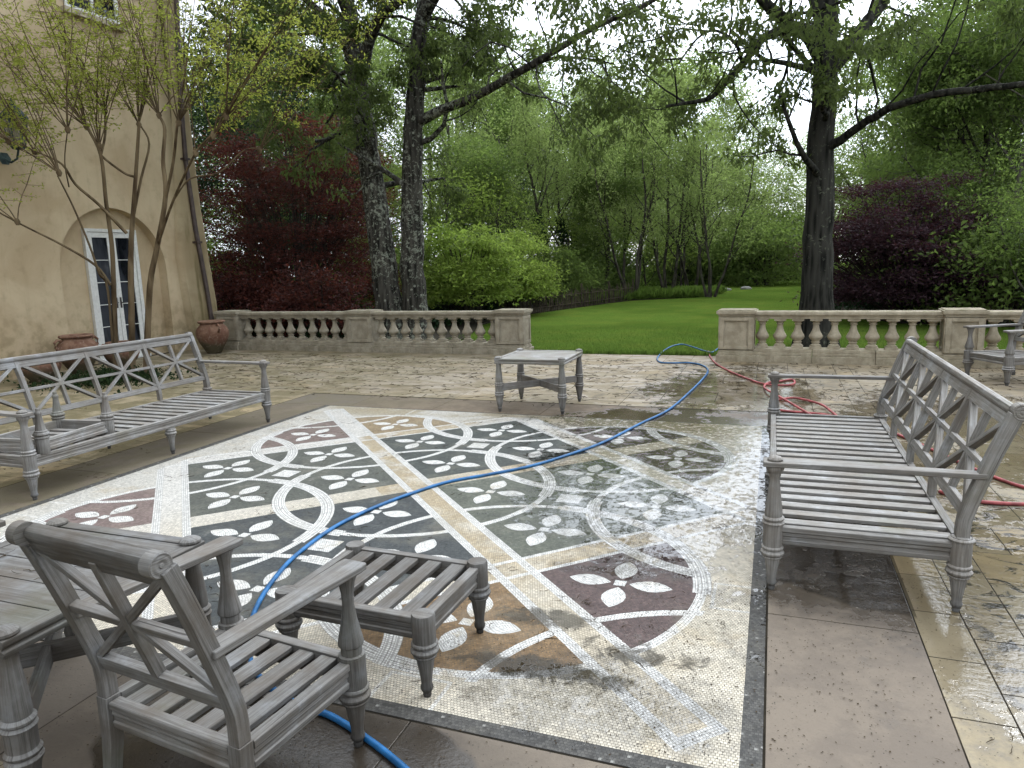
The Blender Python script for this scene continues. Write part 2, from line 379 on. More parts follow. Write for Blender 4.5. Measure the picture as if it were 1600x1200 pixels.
def mosaic_mat():
    M = Mat('tessera_mosaic', 0.6, 0.5); pos = M.coord('Pos'); X, Y, Z = M.xyz(pos)
    xx = X-CX; yy = Y-CY; q = 0.70710678
    wob = M.noise(pos, 3.0, 2); xx = xx+(wob-0.5)*0.012; yy = yy+(wob-0.5)*-0.01
    u = (xx+yy)*q; v = (yy-xx)*q; au = u.abs(); av = v.abs()
    # bands
    ku = ((u/S)+0.5).floor(); kv = ((v/S)+0.5).floor()
    du = (u-ku*S).abs(); dv = (v-kv*S).abs()
    in2u = au.lt(2.5); in2v = av.lt(2.5)
    bandU = du.lt(0.118)*in2u*av.lt(3.27); bandV = dv.lt(0.11)*in2v
    edge_cut = (xx.abs().max(yy.abs())).lt(2.37)
    # frame lines of the u bands
    lineU = bandU*((du*-1.0+0.118).lt(0.052)).max(bandU*av.gt(3.215))
    lineV = bandV*((dv*-1.0+0.11).lt(0.03))*(kv.abs().gt(0.5))
    # coloured fields
    inner = au.lt(S)*av.lt(S)
    def cd(a, b): return (a*a+b*b).sqrt()
    rc = 1.015
    cV = cd(u, av-S); cU = cd(au-S, v)
    outV = av.gt(S)*cV.lt(rc); outU = au.gt(S)*cU.lt(rc)
    field = inner.max(outV).max(outU)
    # rings on the lattice
    fu = (u/S).floor(); fv = (v/S).floor()
    ring = None; rlin = None; ta = None; tb = None
    for a in (0, 1):
        for b in (0, 1):
            xu = u-(fu+float(a))*S; xv = v-(fv+float(b))*S
            d = (xu*xu+xv*xv).sqrt(); wide = xu.abs().gt(xv.abs())
            hw = wide*0.022+0.024
            e = d-(rc-0.01); m = e.abs().lt(hw)
            ln = (((e+0.046)/0.0232).fract()-0.5).abs().gt(0.40)*m*wide
            ang = xv.atan2(xu)
            if ring is None: ring, rlin = m, ln; ta = ang*(60.0)*m; tb = (e/0.0155)*m
            else:
                nm = m*(1.0-ring); ta = ta+ang*60.0*nm; tb = tb+(e/0.0155)*nm; rlin = rlin.max(ln*nm); ring = ring.max(m)
    ringvis = ring*(inner.max(outV*1.0).max(outU).max((cV-0.04).lt(rc)*av.gt(S)).max((cU-0.04).lt(rc)*au.gt(S)))
    # flowers
    c2 = S/2; pu = u-((u/c2).floor()+0.5)*c2; pv = v-((v/c2).floor()+0.5)*c2
    px = (pu-pv)*q; py = (pu+pv)*q
    petal = None; pr_ = None
    for (s_, t_) in ((px, py), (py, px)):
        along = s_.abs(); a_ = (along-0.158)/0.11
        hwp = (1.0-a_*a_)*0.06
        m = t_.abs().lt(hwp)*along.gt(0.048)
        rr = (t_.abs()/(hwp.max(0.002)))
        petal = m if petal is None else petal.max(m)
        pr_ = rr*m if pr_ is None else pr_+rr*m
    core = px.abs().max(py.abs()).lt(0.03)
    petal = petal.max(core)*field
    # diamond in the middle of every square
    ddu = (u-((u/S).floor()+0.5)*S).abs(); ddv = (v-((v/S).floor()+0.5)*S).abs(); dm = ddu+ddv
    diam = dm.lt(0.118); diam_line = dm.gt(0.175)*dm.lt(0.2)*(1.0-field)
    # masks, top to bottom
    mU = bandU*edge_cut.max(av.gt(1.0)*au.lt(0.3)); mR = ringvis*(1.0-mU); mV = bandV*(1.0-mU)*(1.0-mR)*edge_cut
    rest = (1.0-mU)*(1.0-mR)*(1.0-mV)
    mP = petal*rest*edge_cut; mD = diam*rest*field*(1.0-mP); mF = field*rest*(1.0-mP)*(1.0-mD)*edge_cut
    # tessera coordinates
    T = 0.0138
    qx = xx/T; qy = yy/T
    isU = mU.max(mV)
    ca = isU.mixv(qx, u/T); cb = isU.mixv(qy, v/T)
    ca = mR.mixv(ca, ta); cb = mR.mixv(cb, tb)
    ca = mP.mixv(ca, pr_*4.5); cb = mP.mixv(cb, (px.abs()+py.abs())/0.017)
    row = cb.floor(); ca = ca+(row*0.5).fract()*1.0
    jit = M.noise(pos, 70, 1)
    ga = ((ca+jit*0.3).fract()-0.5).abs(); gb = ((cb+jit*0.3).fract()-0.5).abs()
    grout = ga.max(gb).mr(0.36, 0.43)
    tid = M.white(M.vec(ca.floor(), cb.floor(), 0.0)); tid2 = M.white(M.vec(cb.floor(), ca.floor(), 3.0))
    # colours
    near = v.lt(0.0); left = u.lt(0.0)
    dark_far = (0.062, 0.07, 0.06); dark_left = (0.1, 0.103, 0.083); dark_near = (0.055, 0.061, 0.06); green_right = (0.125, 0.132, 0.098)
    cin = M.mix(near, M.mix(left, dark_far, dark_left), M.mix(left, green_right, dark_near))
    maroon = (0.105, 0.068, 0.06); mauve = (0.2, 0.145, 0.12); ochre = (0.22, 0.135, 0.06); sand = (0.3, 0.22, 0.12)
    ovn = M.mix(left, maroon, ochre); ovf = M.mix(left, sand, mauve)
    ov = M.mix(near, ovf, ovn)
    ou = M.mix(left, (0.13, 0.1, 0.085), (0.21, 0.15, 0.13))
    cf = M.mix(inner, M.mix(outU*(1.0-outV), ov, ou), cin)
    cream = (0.64, 0.575, 0.455); white = (0.76, 0.745, 0.7); tan = (0.47, 0.375, 0.235)
    stain = M.noise(pos, 1.4, 5, 0.6, 0.5); st2 = M.noise(pos, 4.5, 5, 0.65, 0.5)
    # tan iron stains: on the middle of the bands right of centre, and the far corner
    rgt = (xx-yy*0.6).mr(-1.2, 0.2)
    ironU = au.lt(0.3)*v.mr(1.75, 1.55)*v.mr(-2.6, -1.2, 0.45, 1.0); ironV = bandV*u.mr(-0.1, 0.05)*u.mr(1.9, 0.7, 0.35, 1.0)
    iron = ironU.max(ironV)
    cbU = M.mix(iron*(stain*0.5+st2*0.5).mr(0.36, 0.55), M.mix(rgt, (0.7, 0.67, 0.61), cream), tan)
    cbU = M.mix(lineU.max(lineV), cbU, white)
    cbg = M.mix(st2.mr(0.5, 0.68)*0.5, M.mix(rgt, (0.62, 0.59, 0.52), cream), (0.5, 0.4, 0.25))
    cbg = M.mix(yy.mr(1.9, 2.3)*stain.mr(0.38, 0.55)*0.7, cbg, (0.32, 0.25, 0.12))
    c = cbg
    cw = M.mix(st2.mr(0.52, 0.6)*stain.mr(0.5, 0.6)*rgt*0.6, white, (0.5, 0.41, 0.26))
    c = M.mix(mF, c, cf)
    c = M.mix((mP.max(mD)), c, cw)
    c = M.mix(mR, c, cw)
    c = M.mix(isU, c, cbU)
    c = M.mix(diam_line*0.7, c, white)
    # per-tessera variation and grout
    mot = M.noise(pos, 7, 6, 0.72, 0.5); mot2 = M.noise(pos, 38, 4, 0.7)
    c = M.mul(c, 1.0+mF*((mot-0.5)*1.3+(mot2-0.5)*1.5)+(1.0-mF)*((mot2-0.5)*0.5+(mot-0.5)*0.3))
    c = M.mix(mF*mot.mr(0.58, 0.72)*0.35, c, (0.3, 0.29, 0.25))
    vary = tid*0.4+0.8
    c = M.mul(c, vary)
    light = 1.0-mF
    gcol = M.mix(light, (0.07, 0.07, 0.065), (0.17, 0.145, 0.11))
    c = M.mix(grout*(light*0.35+0.4), c, gcol)
    c = M.mix(rlin*0.6*mR, c, (0.2, 0.19, 0.17))
    ulines = (((du-0.066)/0.0135).fract()-0.5).abs().gt(0.36)*lineU
    c = M.mix(ulines*0.55, c, (0.2, 0.19, 0.17))
    # dark tessera strip round the whole mosaic
    border = ((X-MX1+0.0).gt(0.0)).max(X.lt(MX0)).max(Y.gt(MY1)).max(Y.lt(MY0))
    bc = M.mul((0.085, 0.08, 0.07), tid*0.8+0.6)
    bc = M.mix(tid2.gt(0.975), bc, (0.3, 0.29, 0.26)); bc = M.mix(grout*0.6, bc, (0.045, 0.042, 0.038))
    c = M.mix(border, c, bc)
    # dirt washed over the near right corner
    w = wetness(M, X, Y, pos)
    def blob(cx, cy, rx, ry, k=1.0):
        a = (X-cx)/rx; b = (Y-cy)/ry; return (1.0-(a*a+b*b)*0.5).max(0.0)*k
    dn = M.noise(M.scale(pos, 3, 3, 1), 3.0, 6, 0.72, 0.8)
    dirt = (blob(-0.86, 2.52, 0.42, 0.1).max(blob(-0.95, 2.93, 0.3, 0.1)).max(blob(-0.5, 2.75, 0.35, 0.14)*0.8)+(dn-0.62)*1.9).mr(0.3, 0.65)
    speck = (M.voro(pos, 62).lt(0.2))*(blob(-0.7, 2.35, 0.8, 0.4).max(blob(-0.35, 3.6, 0.5, 1.0)*0.8).max(0.16)).gt(M.noise(pos, 9, 3))
    c = M.mix(dirt*0.85, c, (0.05, 0.042, 0.028))
    c = M.mix(speck*0.85, c, (0.035, 0.03, 0.025))
    film = M.noise(pos, 2.2, 6, 0.7).mr(0.48, 0.7)
    c = M.mix(film*0.3, c, (0.3, 0.27, 0.2))
    damp = w.mr(0.2, 0.6); pud = w.mr(0.5, 0.56)*(1.0-M.noise(pos, 17, 5, 0.7).mr(0.54, 0.58))
    c = M.mul(c, 1.0-damp*0.3-pud*0.12)
    M.base(c)
    M.rough(pud.mixv(0.72-damp*0.14+tid2*0.12, 0.015))
    h = (1.0-grout)*0.7+tid2*0.3
    rip = M.noise(M.scale(pos, 1.6, 1, 1), 6, 1.5, 0.5)
    M.bump(h*(1.0-pud*0.998)+rip*pud*2.2, 0.4, 0.003)
    return M.m
MOSAIC = mosaic_mat()

def flat(name, c, rough=0.6, spec=0.4, var=0.15, sc_=20, bump=0.1):
    M = Mat(name, rough, spec); pos = M.coord('Object'); n = M.noise(pos, sc_, 4, 0.6)
    M.base(M.mul(c, n.mr(0.3, 0.7, 1-var, 1+var)))
    if bump: M.bump(n, bump, 0.003)
    return M.m
WHITE_PAINT = flat('white_painted_joinery', (0.74, 0.74, 0.7), 0.45, 0.4, 0.08)
BRONZE = flat('dark_bronze', (0.05, 0.04, 0.035), 0.45, 0.5)
LEADPIPE = flat('brown_downspout_paint', (0.085, 0.06, 0.05), 0.5, 0.4, 0.3, 6)
VERDI = flat('verdigris_iron', (0.05, 0.08, 0.075), 0.6, 0.4, 0.4)
GREYSTONE = flat('grey_boulder', (0.35, 0.34, 0.31), 0.9, 0.2, 0.3, 8, 0.5)
HOSE_BLUE = flat('blue_rubber', (0.018, 0.135, 0.33), 0.42, 0.5, 0.35, 9, 0.1)
HOSE_RED = flat('faded_red_rubber', (0.42, 0.1, 0.1), 0.5, 0.4, 0.4, 9, 0.1)
MULCH = flat('dark_mulch', (0.035, 0.03, 0.02), 0.95, 0.1, 0.5, 14, 0.8)
TWIG = flat('brown_catkins', (0.06, 0.042, 0.024), 0.9, 0.1, 0.4)
FENCEWOOD = flat('grey_brown_paling', (0.09, 0.075, 0.05), 0.9, 0.1, 0.4, 5)

def glass_mat():
    M = Mat('dark_window_glass', 0.04, 0.6); pos = M.coord('Object')
    n = M.noise(M.scale(pos, 3, 3, 0.8), 1, 3)
    M.base(M.mix(n.mr(0.45, 0.6), (0.012, 0.014, 0.018), (0.055, 0.06, 0.07))); return M.m
GLASS = glass_mat()

def stucco_mat():
    M = Mat('ochre_stucco', 0.9, 0.15); pos = M.coord('Pos'); x, y, z = M.xyz(pos)
    n = M.noise(pos, 0.9, 6, 0.6, 0.5); n2 = M.noise(pos, 5, 5, 0.65); f = M.noise(pos, 90, 3)
    c = M.mix(n.mr(0.35, 0.65), (0.52, 0.4, 0.25), (0.63, 0.51, 0.335))
    c = M.mix(n2.mr(0.5, 0.75)*0.35, c, (0.35, 0.265, 0.155))
    drip = M.noise(M.scale(pos, 3.5, 3.5, 0.35), 1, 5, 0.6).mr(0.5, 0.7)
    b = y.mr(11.5, 11.85)
    st = M.noise(M.scale(pos, 9, 9, 0.5), 1, 5, 0.65).mr(0.52, 0.7); c = M.mix(st*0.12, c, (0.3, 0.22, 0.12))
    c = M.mix((drip*0.5+0.45)*b, c, (0.15, 0.122, 0.05))
    c = M.mix((1.0-z.mr(0.0, 1.4))*n2.mr(0.4, 0.6)*0.5, c, (0.17, 0.14, 0.06))
    M.base(c); M.bump(n2*0.6+f*0.3, 0.35, 0.006); return M.m
STUCCO = stucco_mat()

def terracotta_mat():
    M = Mat('weathered_terracotta', 0.85, 0.2); pos = M.coord('Object'); x, y, z = M.xyz(pos)
    n = M.noise(pos, 5, 6, 0.65, 0.4)
    c = M.mix(n.mr(0.35, 0.65), (0.17, 0.085, 0.055), (0.3, 0.18, 0.12))
    g = (z*-1.0+0.33+(n-0.5)*0.5).mr(0.0, 0.2)
    c = M.mix(g*0.8, c, (0.07, 0.075, 0.04)); c = M.mix(M.noise(pos, 16, 4).mr(0.56, 0.7)*0.4, c, (0.45, 0.34, 0.27))
    M.base(c); M.bump(n, 0.3, 0.004); return M.m
TERRA = terracotta_mat()

def bark_mat(name, dark, light, lichen=0.0, lic=(0.33, 0.36, 0.27), ridge=16):
    M = Mat(name, 0.95, 0.1); pos = M.coord('Object'); x, y, z = M.xyz(pos)
    n = M.noise(M.scale(pos, ridge, ridge, 1.6), 1, 5, 0.65, 0.4)
    v = M.voro(M.scale(pos, ridge*0.9, ridge*0.9, 1.8), 1.0)
    c = M.mix((n*0.6+v*0.5).mr(0.3, 0.75), dark, light)
    if lichen:
        l = M.noise(pos, 13, 6, 0.78, 0.5)+(M.noise(pos, 1.2, 2)-0.5)*0.35
        m = l.mr(0.62-0.1*lichen, 0.66-0.09*lichen)
        c = M.mix(m*0.85, c, lic)
        c = M.mix(M.voro(pos, 7).lt(0.2)*0.7*lichen*M.noise(pos, 2, 2).gt(0.5), c, (lic[0]*1.4, lic[1]*1.35, lic[2]*1.4))
    M.base(c); M.bump(n*0.7+v*0.6, 0.9, 0.03); return M.m
BARK_LICHEN = bark_mat('lichened_oak_bark', (0.016, 0.015, 0.012), (0.09, 0.083, 0.068), 0.8, (0.3, 0.32, 0.25))
BARK_OAK = bark_mat('dark_oak_bark', (0.012, 0.012, 0.01), (0.06, 0.058, 0.048), 0.16, (0.17, 0.18, 0.13))
BARK_DARK = bark_mat('woodland_bark', (0.03, 0.026, 0.02), (0.11, 0.1, 0.075), 0.4, (0.16, 0.19, 0.12), 9)
BARK_MYRTLE = bark_mat('smooth_tan_bark', (0.075, 0.05, 0.028), (0.21, 0.155, 0.09), 0.0, ridge=9)
BARK_MAPLE = bark_mat('purple_brown_bark', (0.025, 0.018, 0.015), (0.07, 0.055, 0.045), 0.0)

def leaf_mat(name, a, b, trans=0.45, tcol=None, gloss=0.12):
    M = Mat(name, 0.5, gloss); i = M.island(); o = M.objrand(); pos = M.coord('Pos')
    n = M.noise(pos, 0.5, 3)
    f = (i*0.5+n.mr(0.3, 0.7)*0.25+o*0.25)
    c = M.mix(f, a, b); M.base(c)
    tr = M.n('ShaderNodeBsdfTranslucent'); t2 = M.mix(f, tcol[0] if tcol else [k*1.3 for k in a], tcol[1] if tcol else [k*1.3 for k in b])
    M.l(t2, tr.inputs[0])
    ms = M.n('ShaderNodeMixShader'); ms.inputs[0].default_value = trans
    M.l(M.b.outputs[0], ms.inputs[1]); M.l(tr.outputs[0], ms.inputs[2]); M.l(ms.outputs[0], M.out.inputs[0])
    return M.m
L_OAK = leaf_mat('oak_leaves', (0.055, 0.078, 0.026), (0.13, 0.165, 0.055), 0.45, ((0.11, 0.17, 0.035), (0.25, 0.33, 0.085)))
L_LIGHT = leaf_mat('fresh_green_leaves', (0.13, 0.185, 0.05), (0.3, 0.36, 0.12), 0.52, ((0.25, 0.37, 0.08), (0.5, 0.62, 0.2)))
L_MID = leaf_mat('mid_green_leaves', (0.07, 0.115, 0.03), (0.17, 0.225, 0.065), 0.5, ((0.15, 0.25, 0.045), (0.32, 0.44, 0.1)))
L_DARK = leaf_mat('dark_evergreen_leaves', (0.016, 0.032, 0.012), (0.045, 0.075, 0.025), 0.25)
L_IVY = leaf_mat('ivy_leaves', (0.01, 0.026, 0.01), (0.03, 0.06, 0.02), 0.2)
L_BUSH = leaf_mat('bright_shrub_leaves', (0.12, 0.19, 0.03), (0.3, 0.38, 0.08), 0.45, ((0.25, 0.4, 0.05), (0.5, 0.64, 0.13)))
L_MYRTLE = leaf_mat('yellow_green_leaves', (0.24, 0.28, 0.045), (0.42, 0.45, 0.1), 0.5, ((0.42, 0.5, 0.07), (0.65, 0.7, 0.15)))
L_RED = leaf_mat('wine_red_leaves', (0.026, 0.016, 0.012), (0.15, 0.05, 0.042), 0.38, ((0.04, 0.018, 0.01), (0.28, 0.07, 0.04)))
L_PURPLE = leaf_mat('plum_purple_leaves', (0.03, 0.018, 0.022), (0.1, 0.055, 0.065), 0.3, ((0.06, 0.018, 0.018), (0.14, 0.045, 0.045)))
L_GRASS = leaf_mat('grass_blades', (0.085, 0.155, 0.025), (0.18, 0.27, 0.05), 0.45)

def lawn_mat():
    M = Mat('mown_lawn', 0.9, 0.15); pos = M.coord('Pos'); x, y, z = M.xyz(pos)
    n = M.noise(pos, 1.2, 5, 0.6); f = M.noise(M.scale(pos, 1, 2.5, 1), 18, 6, 0.75)
    w = M.noise(pos, 0.35, 2)
    st = ((y*1.0+x*0.12+w*1.5)/1.7).fract(); stripe = (st-0.5).abs().mr(0.2, 0.3)
    c = M.mix(f.mr(0.35, 0.65), (0.05, 0.09, 0.014), (0.13, 0.2, 0.035))
    c = M.mix(stripe*0.12, c, (0.1, 0.2, 0.02)); c = M.mix(n.mr(0.42, 0.68)*0.5, c, (0.14, 0.17, 0.03)); c = M.mix(M.noise(pos, 0.22, 3).mr(0.45, 0.6)*0.4, c, (0.035, 0.07, 0.01)); c = M.mix(M.noise(pos, 4, 5, 0.7).mr(0.55, 0.7)*0.3, c, (0.03, 0.06, 0.01))
    M.base(c); M.bump(f, 0.7, 0.04); return M.m
LAWN = lawn_mat()
LAWN.node_tree.nodes['Principled BSDF'].inputs['Specular IOR Level'].default_value = 0.0

# ------------------------------------------------------------------ ground
mb = MB(); mb.box(-90, 90, -30, 130, -0.6, -0.05)
tag(mb.build('lawn', LAWN, smooth=0), kind='structure')

def bed(name, pts, mat, z=-0.03, th=0.1):
    b = MB(); n = len(pts)
    b.v = [Vector((x, y, z+0.0)) for x, y in pts]+[Vector((x, y, z-th)) for x, y in pts]
    b.face(list(range(n)), [(x, y) for x, y in pts])
    for i in range(n):
        j = (i+1) % n; b.face((i, i+n, j+n, j), [(0, 0), (0, 1), (1, 1), (1, 0)])
    me = b.build(name, mat, smooth=0); return tag(me, kind='structure')
bed('planting_bed', [(-24, 12.9), (-7.1, 12.9), (-6.5, 14.6), (-7.5, 18), (-7.6, 21), (-6.6, 25), (-5.4, 28.5), (-3.0, 30.5), (-2.2, 34), (-4, 40), (-24, 52)], MULCH)
bed('woodland_floor', [(1.6, 21.2), (2.8, 18.6), (6, 17.2), (14, 16), (40, 16), (40, 60), (8, 60), (3.5, 46), (1.5, 30), (1.0, 25)], MULCH)

# terrace: grout bed + individually cut slabs
mb = MB(); mb.box(-11.9, 9.0, -4.0, 12.12, -0.5, -0.0014)
GROUT = flat('paving_joints', (0.028, 0.023, 0.016), 0.95, 0.1, 0.4, 5)
tag(mb.build('terrace_bed', GROUT, smooth=0), kind='structure')
def paving():
    rng = random.Random(5); U = 0.2055
    verts = []; faces = []; tone = []
    def slab(x0, x1, y0, y1, kind, g=0.003):
        x0 += g; x1 -= g; y0 += g; y1 -= g
        if x1-x0 < 0.02 or y1-y0 < 0.02: return
        z = rng.uniform(-0.0003, 0.0003); tx, ty = 0, 0; b = 0.0008; b0 = len(verts)
        ins = [(x0+b, y0+b), (x1-b, y0+b), (x1-b, y1-b), (x0+b, y1-b)]; outs = [(x0, y0), (x1, y0), (x1, y1), (x0, y1)]
        for k, (x, y) in enumerate(ins): verts.append((x, y, z+(tx if k in (1, 2) else -tx)+(ty if k > 1 else -ty)))
        for (x, y) in outs: verts.append((x, y, z-0.0004))
        for (x, y) in outs: verts.append((x, y, -0.03))
        faces.append((b0, b0+1, b0+2, b0+3))
        for k in range(4):
            j = (k+1) % 4
            faces.append((b0+4+k, b0+4+j, b0+j, b0+k)); faces.append((b0+8+k, b0+8+j, b0+4+j, b0+4+k))
        r = rng.random(); tone.extend([(r, float(kind), 0, 1)]*9)
    # brown slabs framing the mosaic
    bx0, bx1, by0, by1 = -5.07, 0.02, 2.06, 7.125
    ox0, ox1, oy0, oy1 = -5.72, 0.643, 1.43, 7.78
    ys = [oy0-0.0, 1.86, 3.27, 4.68, 6.1, by1+0.0]
    for a, b in zip(ys[:-1], ys[1:]): slab(bx1, ox1, a, b, 1)
    for a, b in zip([1.43, 2.9, 4.2, 5.6], [2.9, 4.2, 5.6, by1]): slab(ox0, bx0, a, b, 1)
    xs = [ox0, -4.6, -3.85, -2.4, -1.2, 0.02, ox1]
    for a, b in zip([ox0, -4.75, -3.65, -2.35, -1.1, bx1], [-4.75, -3.65, -2.35, -1.1, bx1, ox1]): slab(a, b, by1, oy1, 1)
    for a, b in zip([bx0, -3.8, -2.5, -1.2], [-3.8, -2.5, -1.2, bx1]): slab(a, b, oy0, by0, 1)
    # random ashlar around on a grid that starts at the slab edge
    nx, ny = 104, 84; gx0 = ox1-U*60; gy0 = 2.465-U*33
    occ = [[False]*ny for _ in range(nx)]
    for i in range(nx):
        for j in range(ny):
            x, y = gx0+(i+.5)*U, gy0+(j+.5)*U
            if (ox0 < x < ox1 and oy0 < y < oy1) or x < -11.75 or x > 8.9 or y < -3.9 or y > 12.1: occ[i][j] = True
    sizes = [(1, 2), (2, 1), (2, 2), (3, 2), (2, 3), (4, 2), (1, 2), (2, 2)]
    for j in range(ny):
        for i in range(nx):
            if occ[i][j]: continue
            opts = (sizes if j < 52 else [(3, 2), (4, 2), (3, 3), (2, 2), (4, 3)])[:]; rng.shuffle(opts)
            if i in (60, 61) and j > 20: opts = [(1, 2)]+opts
            opts.append((1, 1))
            for a, b in opts:
                if i+a <= nx and j+b <= ny and not any(occ[i+p][j+q] for p in range(a) for q in range(b)):
                    for p in range(a):
                        for q in range(b): occ[i+p][j+q] = True
                    x0, y0 = gx0+i*U, gy0+j*U; x1, y1 = x0+a*U, y0+b*U
                    slab(x0, min(x1, 8.95), y0, min(y1, 12.11), 0, rng.uniform(0.0015, 0.004)); break
    # fill the slivers between grid and slab frame
    slab(gx0+U*29, ox0, oy0, oy1, 0) if False else None
    V_ = np.array(verts); F_ = np.array(faces)
    o = npmesh('terrace_paving', V_, F_, PAVING)
    at = o.data.color_attributes.new('tone', 'FLOAT_COLOR', 'CORNER')
    at.data.foreach_set('color', np.repeat(np.array(tone, dtype=np.float32), 4, axis=0).ravel())
    tag(o, kind='structure')
paving()
mb = MB(); mb.box(-5.064, 0.014, 2.066, 7.119, -0.03, 0.001)
tag(mb.build('mosaic_floor', MOSAIC, smooth=0), kind='structure')

# ------------------------------------------------------------------ furniture
RAIL = [(-0.018, -0.045), (0.014, -0.045), (0.017, -0.024), (0.011, -0.02), (0.011, -0.004), (0.016, 0.0), (0.016, 0.018), (0.022, 0.022), (0.022, 0.043), (0.018, 0.046), (-0.018, 0.046)]
RAILM = [(-a, b) for a, b in reversed(RAIL)]
FOOT = [(0.0, 0.0), (0.014, 0.0), (0.017, 0.008), (0.016, 0.02), (0.022, 0.028), (0.025, 0.036), (0.025, 0.044), (0.021, 0.054)]
LEG = FOOT+[(0.023, 0.08), (0.035, 0.158), (0.037, 0.166), (0.044, 0.17), (0.046, 0.176), (0.043, 0.18), (0.05, 0.185), (0.0555, 0.194), (0.0555, 0.2), (0.049, 0.208), (0.043, 0.21), (0.043, 0.214), (0.051, 0.218), (0.0525, 0.225), (0.049, 0.231), (0.045, 0.233)]
DRUM = [(0.0455, 0.236), (0.0455, 0.343)]
RINGS2 = [(0.045, 0.343), (0.052, 0.346), (0.054, 0.353), (0.049, 0.359), (0.043, 0.361), (0.043, 0.364), (0.05, 0.368), (0.052, 0.376), (0.046, 0.383), (0.04, 0.385)]
POST = LEG+DRUM+RINGS2+[(0.042, 0.392), (0.041, 0.41), (0.034, 0.47), (0.027, 0.53), (0.024, 0.565), (0.024, 0.58), (0.028, 0.59), (0.029, 0.598), (0.034, 0.61), (0.041, 0.62), (0.042, 0.628), (0.042, 0.64)]
POST_PLAIN = LEG+DRUM+[(0.045, 0.343), (0.045, 0.35), (0.036, 0.353), (0.036, 0.38), (0.043, 0.386), (0.044, 0.392), (0.041, 0.41), (0.028, 0.47), (0.02, 0.53), (0.021, 0.57), (0.028, 0.61), (0.036, 0.632), (0.036, 0.642)]
BUTTON = [(0.034, 0.664), (0.036, 0.668), (0.036, 0.673), (0.028, 0.682), (0.012, 0.688), (0.0, 0.689)]
STILE = [(0, .345), (0, .40), (.004, .45), (.022, .52), (.06, .64), (.1, .76), (.14, .87), (.165, .935)]   # (backwards, z)

